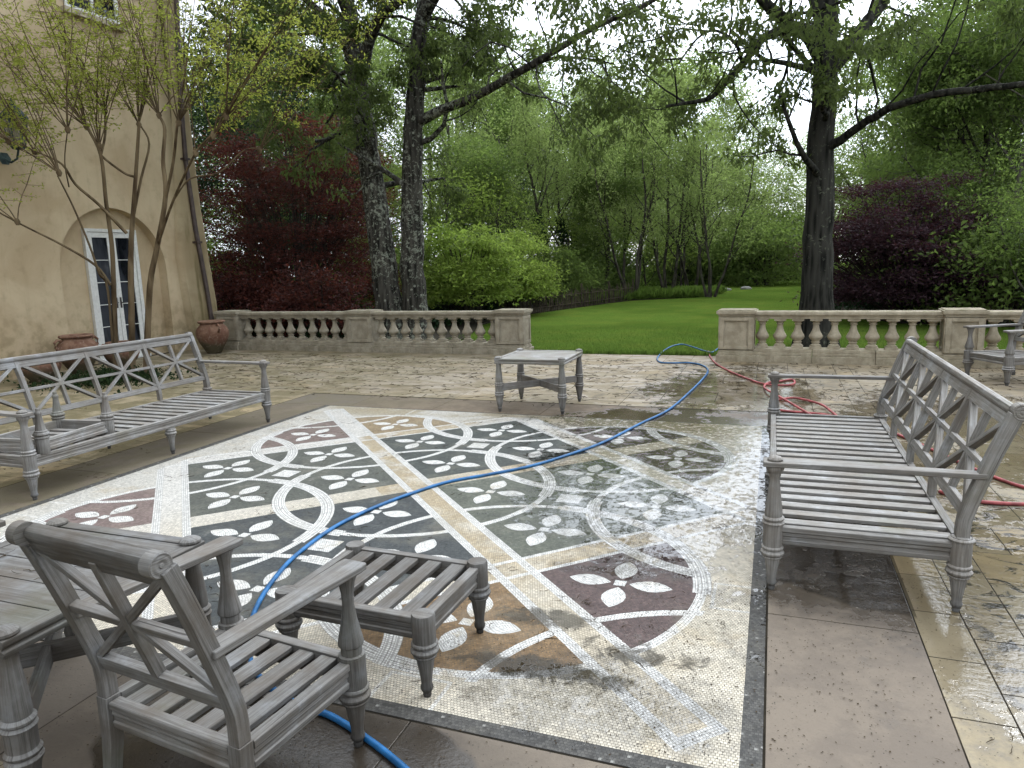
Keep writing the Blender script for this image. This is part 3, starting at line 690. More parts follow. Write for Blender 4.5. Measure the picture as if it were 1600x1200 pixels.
def make_seating(name, L, D, bays, slats, label, cat, mid=True, mat=TEAK, plain=False):
    root = empty(name); tag(root, label, cat)
    xl, yf, yr = L/2, D/2, -D/2
    for sx in (-1, 1):
        b = MB(); b.lathe(POST_PLAIN if plain else POST, (sx*xl, yf, 0), 28); b.build('front_leg', mat, root)
        b = MB()
        if plain: b.sweep([(sx*xl, yr-.03, 0), (sx*xl, yr-.004, .2), (sx*xl, yr, .345)], [(-.022, -.022), (.022, -.022), (.022, .022), (-.022, .022)], up=(0, -1, 0), side=(1, 0, 0), scales=[.8, 1.05, 1.12])
        else: b.lathe(LEG+DRUM+RINGS2[:6]+[(0.043, 0.361), (0.03, .366)], (sx*xl, yr, 0), 28)
        b.build('rear_leg', mat, root, bevel=.002 if plain else 0)
        if mid and sx == 1:
            for y in (yf-0.005, yr+0.005):
                b = MB(); b.lathe([(r*0.92, z) for r, z in LEG]+[(0.04, 0.243)], (0, y, 0), 20); b.build('middle_leg', mat, root)
        b = MB()                        # arm board, wider at the front, with a turned button
        pth = [(sx*xl, yr-0.075, 0.655), (sx*xl, yr+0.1, 0.655), (sx*xl, yf-0.2, 0.653), (sx*xl, yf+0.02, 0.652), (sx*xl, yf+0.055, 0.652)]
        wd_ = [0.032, 0.034, 0.038, 0.05, 0.046]
        b0 = len(b.v)
        for (x, y, z), w in zip(pth, wd_):
            for a, c in ((-w, -.012), (w, -.012), (w, .012), (-w, .012)): b.v.append(Vector((x+a, y, z+c)))
        u0 = random.random()*30
        for i in range(4):
            for j in range(4):
                j2 = (j+1) % 4
                b.face((b0+i*4+j2, b0+i*4+j, b0+(i+1)*4+j, b0+(i+1)*4+j2), ((u0+pth[i][1], j*.07+.07), (u0+pth[i][1], j*.07), (u0+pth[i+1][1], j*.07), (u0+pth[i+1][1], j*.07+.07)))
        b.face((b0, b0+1, b0+2, b0+3), [(u0, 0)]*4); b.face((b0+19, b0+18, b0+17, b0+16), [(u0, 0)]*4)
        ar = b.build('armrest', mat, root, bevel=0.004)
        if not plain: b = MB(); b.lathe(BUTTON, (sx*xl, yf, 0), 20); b.build('button', mat, ar)
    # seat frame with moulded rails
    b = MB(); rz = 0.29
    b.sweep([(-xl+.03, yf, rz), (xl-.03, yf, rz)], RAILM); b.sweep([(-xl+.03, yr, rz), (xl-.03, yr, rz)], RAIL)
    b.sweep([(-xl, yr+.03, rz), (-xl, yf-.03, rz)], RAILM); b.sweep([(xl, yr+.03, rz), (xl, yf-.03, rz)], RAIL)
    b.bar((-xl+.03, 0, rz-.01), (xl-.03, 0, rz-.01), 0.03, 0.05)
    b.build('seat_frame', mat, root, bevel=0.002)
    b = MB(); pit = (L-0.06)/slats
    for k in range(slats):
        x = -xl+0.03+pit*(k+.5)+random.uniform(-.003, .003); b.bar((x, yr+.018, rz+.03+random.uniform(-.003, .002)), (x+random.uniform(-.004, .004), yf-.018, rz+.03+random.uniform(-.003, .002)), pit*(.66 if plain else .56), 0.02)
    b.build('seat', mat, root, bevel=0.003)
    # back
    b = MB(); n = bays
    def back(t):                        # point (y,z) on the back plane at height z=t
        for (a0, z0), (a1, z1) in zip(STILE[:-1], STILE[1:]):
            if t <= z1: k = (t-z0)/(z1-z0); return yr-(a0+(a1-a0)*k), t
        return yr-STILE[-1][0], STILE[-1][1]
    for i in range(n+1):
        x = -xl+L*i/n; end = i in (0, n)
        w, d = ((0.04, 0.046) if plain else (0.047, 0.056)) if end else (0.036, 0.04)
        b.sweep([(x, yr-a, z) for a, z in STILE], [(-w/2, -d/2), (w/2, -d/2), (w/2, d/2), (-w/2, d/2)], up=(0, -1, 0), side=(1, 0, 0))
    zl, zm, zh = 0.475, 0.685, 0.905
    for zz, hh in ((zl, 0.052), (zm, 0.026)):
        y, z = back(zz); b.bar((-xl+.02, y, z), (xl-.02, y, z), 0.03, hh, up=(0, -0.3, 1))
    for i in range(n):
        x0, x1 = -xl+L*i/n+.02, -xl+L*(i+1)/n-.02
        ya, za = back(zl+.02); yb, zb = back(zh); ym, zm_ = back(zm)
        b.bar((x0, ya, za), (x1, yb, zb), 0.034-.008*plain, 0.027-.002*plain, up=(0, -0.3, 1)); b.bar((x1, ya+.001, za), (x0, yb+.001, zb), 0.033-.008*plain, 0.026-.002*plain, up=(0, -0.3, 1))
        xm = (x0+x1)/2; b.sweep([(xm, ya-.001, za), (xm, yb-.001, zb)], [(-.014, -.017), (.014, -.017), (.014, .017), (-.014, .017)], up=(0, -1, 0), side=(1, 0, 0))
    b.build('backrest', mat, root, bevel=0.002)
    b = MB(); yt, zt = yr-.158, 0.922
    prof = [(-.014, -.05), (.014, -.05), (.016, -.02), (.018, .02), (.017, .036), (.01, .045), (-.004, .048), (-.02, .046), (-.03, .036), (-.032, .022), (-.026, .01), (-.016, .002)]
    b.sweep([(-xl+.02, yt, zt), (xl-.02, yt, zt)], prof, up=(0, -0.42, 1))
    tr = b.build('top_rail', mat, root)
    for sx in (-1, 1):
        b = MB(); e = sx*(xl-.03)
        pf = [(0.0, 0), (0.037, 0), (0.037, .052), (0.033, .056), (0.029, .0545), (0.026, .0545), (0.023, .057), (0.015, .057), (0.012, .0545), (0.008, .0545), (0.005, .058), (0, .058)]
        b.lathe([(r*(.92 if plain else 1), (z*.72 if plain else z)*sx) for r, z in pf], (e, yt-.022, zt+.026), 24, axis='X'); b.build('scroll', mat, tr)
    return root

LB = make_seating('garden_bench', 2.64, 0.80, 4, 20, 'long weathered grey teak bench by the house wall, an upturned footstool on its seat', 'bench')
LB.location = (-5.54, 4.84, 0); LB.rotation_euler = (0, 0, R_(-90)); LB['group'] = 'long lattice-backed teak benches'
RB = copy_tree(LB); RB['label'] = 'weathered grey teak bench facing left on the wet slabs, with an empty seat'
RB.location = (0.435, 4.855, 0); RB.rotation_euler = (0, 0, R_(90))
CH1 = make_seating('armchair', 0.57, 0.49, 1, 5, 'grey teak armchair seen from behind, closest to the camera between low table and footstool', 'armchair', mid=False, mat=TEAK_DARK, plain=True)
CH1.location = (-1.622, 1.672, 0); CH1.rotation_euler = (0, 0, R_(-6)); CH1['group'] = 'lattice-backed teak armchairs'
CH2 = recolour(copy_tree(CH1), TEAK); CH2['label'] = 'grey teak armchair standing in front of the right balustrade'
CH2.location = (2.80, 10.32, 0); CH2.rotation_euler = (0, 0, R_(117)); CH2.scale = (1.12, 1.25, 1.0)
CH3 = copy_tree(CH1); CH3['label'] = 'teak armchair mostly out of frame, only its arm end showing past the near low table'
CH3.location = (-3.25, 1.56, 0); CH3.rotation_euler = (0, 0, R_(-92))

def make_stool(name, L, D, label):
    root = empty(name); tag(root, label, 'footstool', 'slatted teak footstools'); xl, yl = L/2, D/2
    for sx in (-1, 1):
        for sy in (-1, 1):
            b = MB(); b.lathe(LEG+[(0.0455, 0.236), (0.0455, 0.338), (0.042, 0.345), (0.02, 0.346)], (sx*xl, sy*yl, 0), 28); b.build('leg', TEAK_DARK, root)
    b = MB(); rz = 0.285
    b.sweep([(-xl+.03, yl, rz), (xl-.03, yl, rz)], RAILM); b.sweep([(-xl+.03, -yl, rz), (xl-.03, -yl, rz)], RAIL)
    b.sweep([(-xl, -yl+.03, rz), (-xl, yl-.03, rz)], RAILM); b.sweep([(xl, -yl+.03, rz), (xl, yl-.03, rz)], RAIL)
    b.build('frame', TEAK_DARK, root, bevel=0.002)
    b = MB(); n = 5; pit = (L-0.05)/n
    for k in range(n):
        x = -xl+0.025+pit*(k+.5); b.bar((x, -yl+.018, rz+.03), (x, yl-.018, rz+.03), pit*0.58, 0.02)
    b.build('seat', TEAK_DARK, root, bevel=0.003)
    return root
FS = make_stool('footstool', 0.64, 0.50, 'slatted teak footstool standing on the mosaic beside the blue hose')
FS.location = (-1.525, 2.475, 0); FS.rotation_euler = (0, 0, R_(-1.5))
FS2 = recolour(copy_tree(FS), TEAK); FS2['label'] = 'slatted teak footstool lying upside down on the long bench, legs in the air'
FS2.location = (-5.42, 3.92, 0.331+0.346); FS2.rotation_euler = (PI, 0, R_(97))

def make_table(label, group):
    root = empty('side_table'); tag(root, label, 'table', group); h = 0.3635
    prof = FOOT+[(0.028, 0.07), (0.036, 0.12), (0.046, 0.178), (0.052, 0.186), (0.054, 0.194), (0.048, 0.202), (0.045, 0.204), (0.051, 0.21), (0.053, 0.218), (0.047, 0.226), (0.045, 0.228), (0.045, 0.29), (0.049, 0.296), (0.051, 0.302), (0.045, 0.309), (0.043, 0.311), (0.049, 0.317), (0.05, 0.325), (0.043, 0.333), (0.04, 0.335), (0.042, 0.345), (0.036, 0.43), (0.028, 0.5), (0.028, 0.535), (0.034, 0.545), (0.036, 0.556)]
    for sx in (-1, 1):
        for sy in (-1, 1):
            b = MB(); b.lathe(prof, (sx*h, sy*h, 0), 24); lg = b.build('leg', TEAK, root)
            b = MB(); b.lathe([(0.04, 0.601), (0.042, 0.606), (0.04, 0.613), (0.03, 0.62), (0.012, 0.626), (0, 0.627)], (sx*h, sy*h, 0), 20); b.build('button', TEAK, lg)
    b = MB(); e = h+0.035
    RT = [(-.05, -.028), (.0, -.028), (.004, -.01), (-.003, -.006), (-.003, .002), (.002, .006), (.004, .012), (.004, .026), (-.001, .028), (-.05, .028)]
    RTM = [(-a, c) for a, c in reversed(RT)]; z = 0.572
    b.sweep([(-e+.052, e, z), (e-.052, e, z)], RTM); b.sweep([(-e+.052, -e, z), (e-.052, -e, z)], RT)
    b.sweep([(-e, -e, z), (-e, e, z)], RTM); b.sweep([(e, -e, z), (e, e, z)], RT)
    n = 5; w = (2*e-0.106)/n
    for k in range(n):
        y = -e+.053+w*(k+.5); b.bar((-e+.052, y, 0.586), (e-.052, y, 0.586), w-.004, 0.022)
    b.build('tabletop', TEAK, root, bevel=0.002)
    b = MB(); q = h-.025
    b.bar((-q, -q, .275), (q, q, .275), 0.03, 0.075); b.bar((-q, q, .272), (q, -q, .272), 0.028, 0.073)
    b.build('stretcher', TEAK, root, bevel=0.002)
    return root
T1 = make_table('square grey teak side table with crossed stretchers, standing alone in front of the lawn opening', 'square teak side tables')
T1.location = (-2.468, 7.582, 0)
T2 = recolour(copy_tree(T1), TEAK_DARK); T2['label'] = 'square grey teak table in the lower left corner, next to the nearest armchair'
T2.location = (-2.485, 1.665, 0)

# ------------------------------------------------------------------ balustrades
BAL = [(r*1.12, z) for r, z in [(0.066, 0.235), (0.068, 0.242), (0.066, 0.26), (0.056, 0.266), (0.045, 0.276), (0.045, 0.288), (0.056, 0.294), (0.057, 0.304), (0.046, 0.312), (0.052, 0.325), (0.075, 0.35), (0.086, 0.372), (0.088, 0.388), (0.084, 0.405), (0.072, 0.43), (0.057, 0.46), (0.047, 0.49), (0.041, 0.52), (0.037, 0.555), (0.037, 0.566), (0.049, 0.572), (0.05, 0.583), (0.039, 0.589), (0.039, 0.597), (0.05, 0.606), (0.062, 0.618), (0.065, 0.63)]]
def make_balustrade(label, x0, y0, x1, y1, piers, nb, mat, mat2, zoff=0.0):
    """front face runs from (x0,y0) to (x1,y1); piers = x ranges"""
    ang = math.atan2(y1-y0, x1-x0); root = empty('balustrade', (x0, y0, 0), ang); tag(root, label, 'balustrade')
    cs = math.cos(ang); pl = [((a-x0)/cs, (b-x0)/cs) for a, b in piers]; L = math.hypot(x1-x0, y1-y0)
    def mould(b, xa, xb, lay, yc):
        for (d, z0, z1) in lay: b.box(xa-0, xb+0, yc-d, yc+d, z0, z1)
    yc = 0.26
    spans = [(a[1], b[0]) for a, b in zip(pl[:-1], pl[1:])]
    if pl[-1][1] < L-0.2: spans.append((pl[-1][1], L))
    for xa, xb in spans:
        b = MB(); k = max(1, round((xb-xa)/1.0))
        for i in range(k):
            p, q = xa+(xb-xa)*i/k+.003, xa+(xb-xa)*(i+1)/k-.003
            b.box(p, q, yc-.24, yc+.24, -0.06, 0.105); b.box(p, q, yc-.195, yc+.195, 0.105, 0.15); b.box(p, q, yc-.165, yc+.165, 0.15, 0.2)
        b.build('plinth', mat, root, bevel=0.006)
    b = MB()
    for xa, xb in spans:
        b.sweep([(xa, yc, 0.715), (xb, yc, 0.715)], [(-.1, -.055), (.1, -.055), (.1, -.028), (.115, -.02), (.115, -.008), (.135, .002), (.14, .03), (.13, .052), (.06, .062), (-.06, .062), (-.13, .052), (-.14, .03), (-.135, .002), (-.115, -.008), (-.115, -.02), (-.1, -.028)])
    b.build('handrail', mat, root, bevel=0.003)
    proto = None
    for (a, c) in pl:
        bb = MB(); w = c-a
        bb.box(a-.04, c+.04, yc-.275, yc+.275, -.06, 0.1); bb.box(a-.018, c+.018, yc-.225, yc+.225, 0.1, 0.145); bb.box(a-.006, c+.006, yc-.2, yc+.2, 0.145, 0.17)
        bb.box(a, c, yc-.168, yc+.185, 0.17, 0.70)
        # raised frame on the front face round a sunk panel
        for (p, q, r, s_) in ((a+.0, a+.07, .19, .69), (c-.07, c, .19, .69)): bb.box(p+.001, q-.001, yc-.208, yc-.168, r, s_)
        for (r, s_) in ((.19, .245), (.635, .69)): bb.box(a+.07, c-.07, yc-.208, yc-.168, r, s_)
        for (p, q, r, s_) in ((a+.07, a+.084, .245, .635), (c-.084, c-.07, .245, .635)): bb.box(p, q, yc-.19, yc-.168, r, s_)
        for sx, xe in ((-1, a), (1, c)):
            for (p, q) in ((yc-.2, yc-.14), (yc+.13, yc+.19)): bb.box(min(xe, xe+sx*.014), max(xe, xe+sx*.014), p, q, .19, .69)
            for (r, s_) in ((.19, .245), (.635, .69)): bb.box(min(xe, xe+sx*.014), max(xe, xe+sx*.014), yc-.14, yc+.13, r, s_)
        pr = bb.build('pier', mat, root, bevel=0.004)
        cb = MB(); cb.box(a-.015, c+.015, yc-.205, yc+.205, .70, .722); cb.box(a-.028, c+.028, yc-.22, yc+.22, .722, .742); cb.box(a-.045, c+.045, yc-.24, yc+.24, .742, .79)
        cb.box(a-.02, c+.02, yc-.21, yc+.21, .79, .802)
        cb.build('cap', mat2, pr, bevel=0.008)
    for si, (xa, xb) in enumerate(spans):
        n = nb[si]; pit = (xb-xa)/n
        for k in range(n):
            x = xa+pit*(k+.5)
            if proto is None:
                b = MB(); b.lathe(BAL, (0, 0, 0), 24); b.box(-.083, .083, -.083, .083, .2, .237); b.box(-.085, .085, -.085, .085, .628, .664)
                proto = o = b.build('baluster', mat, root)
            else:
                o = proto.copy(); col.objects.link(o); o.parent = root
            o.location = (x, yc, 0); o.rotation_euler = (0, 0, 0)
    return root
make_balustrade('mossy limestone balustrade with three panelled piers, running from the house to the lawn opening', -11.04, 11.85, -4.15, 11.76, [(-11.04, -10.53), (-7.82, -7.28), (-4.67, -4.15)], [10, 10], LIME_OLD, LIME_OLD)
make_balustrade('pale limestone balustrade right of the lawn opening, in front of the big single oak', -0.78, 11.48, 6.6, 11.12, [(-0.78, -0.28), (2.285, 2.745)], [10, 13], LIME, LIME)

# ------------------------------------------------------------------ house
HX = -11.634
house = empty('house', (0, 0, 0)); tag(house, 'ochre stucco house wall with an arched niche and white french door', 'house')
def wall_with_niche():
    """front wall plane x=HX with an arched opening, and the niche behind it"""
    b = MB(); y0, y1, zt = -6.0, 11.85, 9.0; yc, r, zs, dpt = 10.15, 1.16, 1.7, 0.2
    N = 24; arc = [(yc+r*math.cos(PI*k/N), zs+r*math.sin(PI*k/N)) for k in range(N+1)]     # right to left
    def q(pts, x=HX):
        i = len(b.v); b.v += [Vector((x, y, z)) for y, z in pts]; b.face(range(i, i+len(pts)), [(y, z) for y, z in pts])
    q([(y0, -.1), (yc-r, -.1), (yc-r, zs), (y0, zs)]); q([(yc+r, -.1), (y1, -.1), (y1, zs), (yc+r, zs)])
    q([(y0, zs), (yc-r, zs), (yc-r, zt), (y0, zt)]); q([(yc+r, zs), (y1, zs), (y1, zt), (yc+r, zt)])
    for (ya, za), (yb, zb) in zip(arc[:-1], arc[1:]): q([(yb, zb), (ya, za), (ya, zt), (yb, zt)])
    edge = [(yc+r, -.1)]+arc+[(yc-r, -.1)]
    for (ya, za), (yb, zb) in zip(edge[:-1], edge[1:]):
        i = len(b.v); b.v += [Vector((HX, ya, za)), Vector((HX, yb, zb)), Vector((HX-dpt, yb, zb)), Vector((HX-dpt, ya, za))]; b.face((i, i+1, i+2, i+3), [(0, 0), (1, 0), (1, 1), (0, 1)])
    q([(y, z) for y, z in reversed(edge)], HX-dpt)
    b.build('wall', STUCCO, house, smooth=0)
wall_with_niche()
b = MB(); b.box(-17, HX-.21, -6, 11.849, -.1, 9.0); b.box(-17.6, HX+.5, -6.4, 12.9, 9.0, 9.25); b.build('building_volume', STUCCO, house, smooth=0)
# flared buttress at the corner
b = MB(); zs_ = [-.1, .3, .66, 1.0, 1.96, 3.0, 3.95, 5.2, 7.0, 9.0]; xo = [.46, .42, .364, .36, .272, .19, .16, .147, .15, .15]
yl = [11.74, 11.73, 11.70, 11.66, 11.60, 11.72, 11.82, 11.92, 11.98, 11.98]
for z, dx, ya in zip(zs_, xo, yl): b.v += [Vector((HX-.15, ya-.02, z)), Vector((HX+.015, ya-.02, z)), Vector((HX+dx*.42, ya+.04, z)), Vector((HX+dx-.012, 12.17, z)), Vector((HX+dx, 12.2, z)), Vector((HX+dx-.02, 12.235, z)), Vector((HX-.15, 12.24, z))]
m7 = 7
for i in range(len(zs_)-1):
    for j in range(m7):
        j2 = (j+1) % m7; b.face((i*m7+j, i*m7+j2, i*m7+m7+j2, i*m7+m7+j), [(0, 0)]*4)
b.face(range((len(zs_)-1)*m7, len(zs_)*m7), [(0, 0)]*m7); b.build('buttress', STUCCO, house, smooth=40)
def pipe_pt(px, py):
    X = HX+.35
    for _ in range(6):
        p = WX(px, py, X); dz = np.interp(p.z, zs_, xo); ya = np.interp(p.z, zs_, yl); t = (p.y-ya)/(12.2-ya); X = HX+dz*(.42+.58*max(0, min(1, t)))+.045
    return WX(px, py, X)
b = MB(); b.tube([pipe_pt(*q) for q in ((334, 520), (331, 500), (321, 440), (306, 360), (297, 300), (290, 250), (283, 160), (279, 80), (275, -20), (272, -100))], 0.047, 12)
dsp = b.build('downspout', LEADPIPE, house)
b = MB()
for pxy in ((309, 380), (290, 250), (278, 60)):
    c = pipe_pt(*pxy); b.box(c.x-.09, c.x+.06, c.y-.07, c.y+.07, c.z, c.z+.04)
b.build('bracket', LEADPIPE, dsp)
# french door in the niche
dx = HX-.2; dy0, dy1, dz0, dz1 = 9.72, 10.72, 0.05, 2.42
door = empty('french_door', (0, 0, 0)); door.parent = house
b = MB(); b.box(dx, dx+.07, dy0-.07, dy0, dz0, dz1+.06); b.box(dx, dx+.07, dy1, dy1+.07, dz0, dz1+.06); b.box(dx, dx+.07, dy0, dy1, dz1, dz1+.06); b.box(dx, dx+.1, dy0-.07, dy1+.07, 0, .05)
b.build('frame', WHITE_PAINT, door, bevel=.004)
for k in (0, 1):
    a = dy0+.005+k*.5; c = a+.49; b = MB()
    b.box(dx+.01, dx+.05, a, a+.085, dz0, dz1-.005); b.box(dx+.01, dx+.05, c-.085, c, dz0, dz1-.005); b.box(dx+.01, dx+.05, a+.085, c-.085, dz0, dz0+.2); b.box(dx+.01, dx+.05, a+.085, c-.085, dz1-.1, dz1-.005)
    for i in range(1, 5):
        z = dz0+.2+(dz1-.1-dz0-.2)*i/5; b.box(dx+.015, dx+.045, a+.085, c-.085, z-.007, z+.007)
    lf = b.build('leaf', WHITE_PAINT, door, bevel=.003)
    b = MB(); b.box(dx+.022, dx+.03, a+.08, c-.08, dz0+.19, dz1-.09); b.build('pane', GLASS, lf, smooth=0)
    b = MB(); yh = (c-.04) if k == 0 else (a+.04)
    b.box(dx+.05, dx+.058, yh-.018, yh+.018, 1.0, 1.2); b.tube([(dx+.055, yh, 1.1), (dx+.1, yh, 1.1), (dx+.105, yh+(.09 if k else -.09), 1.1)], .009, 8); b.build('handle', BRONZE, lf)
# upper window
wy0, wy1, wz0, wz1 = 9.72, 10.82, 6.2, 7.9
win = MB(); 
for (p, q, r, s_) in ((wy0, wy0+.07, wz0, wz1), (wy1-.07, wy1, wz0, wz1), (wy0+.07, wy1-.07, wz0, wz0+.07), (wy0+.07, wy1-.07, wz1-.07, wz1), ((wy0+wy1)/2-.03, (wy0+wy1)/2+.03, wz0+.07, wz1-.07)): win.box(HX+.002, HX+.05, p, q, r, s_)
wf = win.build('window', WHITE_PAINT, house, bevel=.003)
b = MB(); b.box(HX+.001, HX+.02, wy0+.06, wy1-.06, wz0+.06, wz1-.06); b.build('pane', GLASS, wf, smooth=0)
b = MB(); b.box(HX+.001, HX+.13, wy0-.08, wy1+.08, wz0-.1, wz0-.002); b.build('sill', LIME, wf, bevel=.008)
# wall lantern
lan = empty('wall_lantern', (HX, 8.3, 3.52)); lan.scale = (1.15, 1.15, 1.15); tag(lan, 'wrought iron wall lantern on a scrolled bracket, mounted on the ochre house wall', 'lantern')
b = MB(); b.lathe([(0, -.02), (.07, -.02), (.09, .0), (.09, .01), (0, .012)], (.0, 0, 0), 6, axis='X')
b.tube([(.0, 0, 0), (.12, 0, -.06), (.25, 0, -.02), (.3, 0, .1)], .014, 8); b.tube([(.0, 0, .25), (.2, 0, .14), (.3, 0, .1)], .01, 8)
b.build('bracket', VERDI, lan)
b = MB(); c0 = Vector((.3, 0, 0))
b.lathe([(.0, .1), (.07, .1), (.09, .13), (.08, .14)], c0, 6)
for k in range(6):
    a = 2*PI*k/6; b.tube([c0+Vector((.085*math.cos(a), .085*math.sin(a), .13)), c0+Vector((.15*math.cos(a), .15*math.sin(a), .5))], .009, 6)
b.lathe([(.165, .5), (.17, .53), (.1, .62), (.04, .68), (.05, .7), (.02, .74), (0, .8)], c0, 6)
b.build('cage', VERDI, lan)
b = MB(); b.lathe([(.075, .135), (.14, .495)], c0, 6); M_ = Mat('lantern_glass', .15, .5); M_.base((.3, .33, .33)); M_.b.inputs['Alpha'].default_value = .45
b.build('glass', M_.m, lan, smooth=0)

# ------------------------------------------------------------------ urns
def make_urn(label, loc, rz=0., sc_=1., squat=1.):
    root = empty('terracotta_urn', loc, rz); tag(root, label, 'urn', 'terracotta urns by the house wall')
    p = [(0, 0), (.13, 0), (.14, .01), (.15, .03), (.2, .12), (.27, .24), (.31, .36), (.315, .43), (.29, .51), (.235, .565), (.215, .59), (.22, .605), (.25, .615), (.262, .635), (.255, .655), (.235, .66), (.2, .645), (.19, .6), (.23, .5), (.25, .4), (.2, .2), (0, .1)]
    b = MB(); b.lathe([(r, z*squat) for r, z in p], (0, 0, 0), 32); b.build('body', TERRA, root, smooth=50)
    for s_ in (-1, 1):
        b = MB(); b.tube([(s_*.235, 0, .575*squat), (s_*.31, 0, .595*squat), (s_*.355, 0, .55*squat), (s_*.35, 0, .48*squat), (s_*.31, 0, .435*squat)], [.022, .022, .021, .02, .024], 10); b.build('handle', TERRA, root)
    root.scale = (sc_, sc_, sc_); return root
make_urn('terracotta urn in the corner between house buttress and balustrade', (-10.63, 11.32, 0), R_(-25))
make_urn('tallest terracotta urn by the house wall, its rim showing over the left bench', (-11.0, 8.62, 0), R_(80), 1.0)
make_urn('low terracotta urn left of the tall one, seen through the bench back', (-10.75, 7.75, 0), R_(30), .92, .72)
make_urn('low terracotta urn right of the tall one, next to the tree stems behind the bench', (-10.75, 9.25, 0), R_(30), .92, .78)

# ------------------------------------------------------------------ hoses
def smooth_path(pts, n=6):
    P = [Vector(p) for p in pts]; P = [P[0]*2-P[1]]+P+[P[-1]*2-P[-2]]; o = []
    for i in range(1, len(P)-2):
        a, b_, c, d = P[i-1:i+3]
        for k in range(n):
            t = k/n; o.append(.5*((2*b_)+(c-a)*t+(2*a-5*b_+4*c-d)*t*t+(3*b_-a-3*c+d)*t**3))
    o.append(P[-2]); return o
r1 = .0125
bl = [(660, 1225), (590, 1166), (520, 1120), (475, 1105), (428, 1078), (400, 1050), (388, 1015), (392, 975), (404, 942), (428, 905), (462, 868), (520, 825), (580, 795), (640, 772), (700, 753), (760, 742), (830, 728), (890, 710), (945, 690), (1000, 662), (1045, 640), (1078, 612), (1098, 592), (1106, 580), (1100, 572), (1080, 567), (1050, 567), (1032, 566), (1027, 560), (1036, 549), (1050, 541), (1066, 538), (1082, 542), (1098, 549), (1112, 552), (1122, 546), (1132, 539)]
bp = [G(x, y, r1) for x, y in bl]
for k in range(len(bp)-4, len(bp)): bp[k].z = .03
mb = MB(); mb.tube(smooth_path(bp), r1, 12)
tag(mb.build('garden_hose', HOSE_BLUE), 'blue garden hose snaking across the mosaic from the lawn opening to the near armchair', 'hose')
rl = [(1107, 549), (1110, 558), (1120, 569), (1140, 580), (1164, 590), (1190, 599), (1218, 602), (1240, 600), (1238, 593), (1215, 596), (1200, 598), (1194, 604), (1198, 611), (1212, 619), (1228, 628), (1250, 641), (1275, 656), (1300, 672), (1320, 684), (1332, 683), (1326, 668), (1310, 655), (1298, 645), (1284, 635), (1262, 628), (1240, 624), (1220, 624), (1206, 628), (1204, 634), (1216, 640), (1238, 643), (1262, 645), (1296, 649), (1340, 659), (1390, 674), (1440, 695), (1490, 718), (1540, 740), (1585, 757), (1625, 768), (1640, 780), (1610, 787), (1575, 787), (1535, 784), (1500, 778), (1468, 768)]
rp_ = [G(x, y, r1) for x, y in rl]
for k in range(12, 26): rp_[k].z += .018
mb = MB(); mb.tube(smooth_path(rp_), .0125, 12)
tag(mb.build('garden_hose', HOSE_RED), 'faded red garden hose lying in loops behind the right bench', 'hose')

# ------------------------------------------------------------------ plants
def frames(d):
    d = d/np.linalg.norm(d, axis=1, keepdims=True)
    a = np.where(np.abs(d[:, 2:3]) < .9, np.array([[0, 0, 1.]]), np.array([[1., 0, 0]]))
    u = np.cross(d, a); u /= np.linalg.norm(u, axis=1, keepdims=True); return d, u, np.cross(d, u)
def leaves(rng, pts, dirs, size, n, spread, droop=.3, aspect=.45, flat_=0.):
    """n leaf quads round every point; returns verts, faces"""
    m = len(pts)*n; P = np.repeat(pts, n, 0)+rng.normal(0, 1, (m, 3))*np.array([spread, spread, spread*.75])
    D = np.repeat(dirs, n, 0)*.5+rng.normal(0, 1, (m, 3)); D[:, 2] -= droop*1.2; D[:, 2] *= (1-flat_)
    D, U, Wv = frames(D); th = rng.uniform(0, 2*PI, (m, 1)); U = U*np.cos(th)+Wv*np.sin(th)
    if flat_: U[:, 2] *= (1-flat_)
    s = size*rng.uniform(.55, 1.35, (m, 1)); N_ = np.cross(D, U)
    b = P; l = P+D*s*.5+U*s*aspect*.5+N_*s*.1; t = P+D*s; r = P+D*s*.5-U*s*aspect*.5+N_*s*.1
    V_ = np.stack([b, l, t, r], 1).reshape(-1, 3); F_ = np.arange(m*4).reshape(-1, 4)
    return V_, F_
def tubes(chains, seg=6):
    VV = []; FF = []; o = 0
    for P, Rr in chains:
        P = np.array(P, float); n = len(P); T = np.gradient(P, axis=0); _, U, Wv = frames(T+1e-9)
        for i in range(1, n):
            if U[i] @ U[i-1] < 0: U[i] = -U[i]; Wv[i] = -Wv[i]
            U[i] = U[i-1]-T[i]*(U[i-1] @ T[i])/(T[i] @ T[i]+1e-12); U[i] /= np.linalg.norm(U[i])+1e-9
            Wv[i] = np.cross(T[i]/(np.linalg.norm(T[i])+1e-9), U[i])
        sg = seg if np.max(Rr) > .03 else (4 if np.max(Rr) > .012 else 3)
        if np.max(Rr) > .15: sg = 14
        a = np.arange(sg)*2*PI/sg
        ring = P[:, None, :]+(U[:, None, :]*np.cos(a)[None, :, None]+Wv[:, None, :]*np.sin(a)[None, :, None])*np.array(Rr)[:, None, None]
        VV.append(ring.reshape(-1, 3)); i = np.arange(n-1)[:, None]; j = np.arange(sg)[None, :]; j2 = (j+1) % sg
        FF.append(np.stack([o+i*sg+j, o+i*sg+j2, o+(i+1)*sg+j2, o+(i+1)*sg+j], -1).reshape(-1, 4)); o += n*sg
    return np.concatenate(VV), np.concatenate(FF)
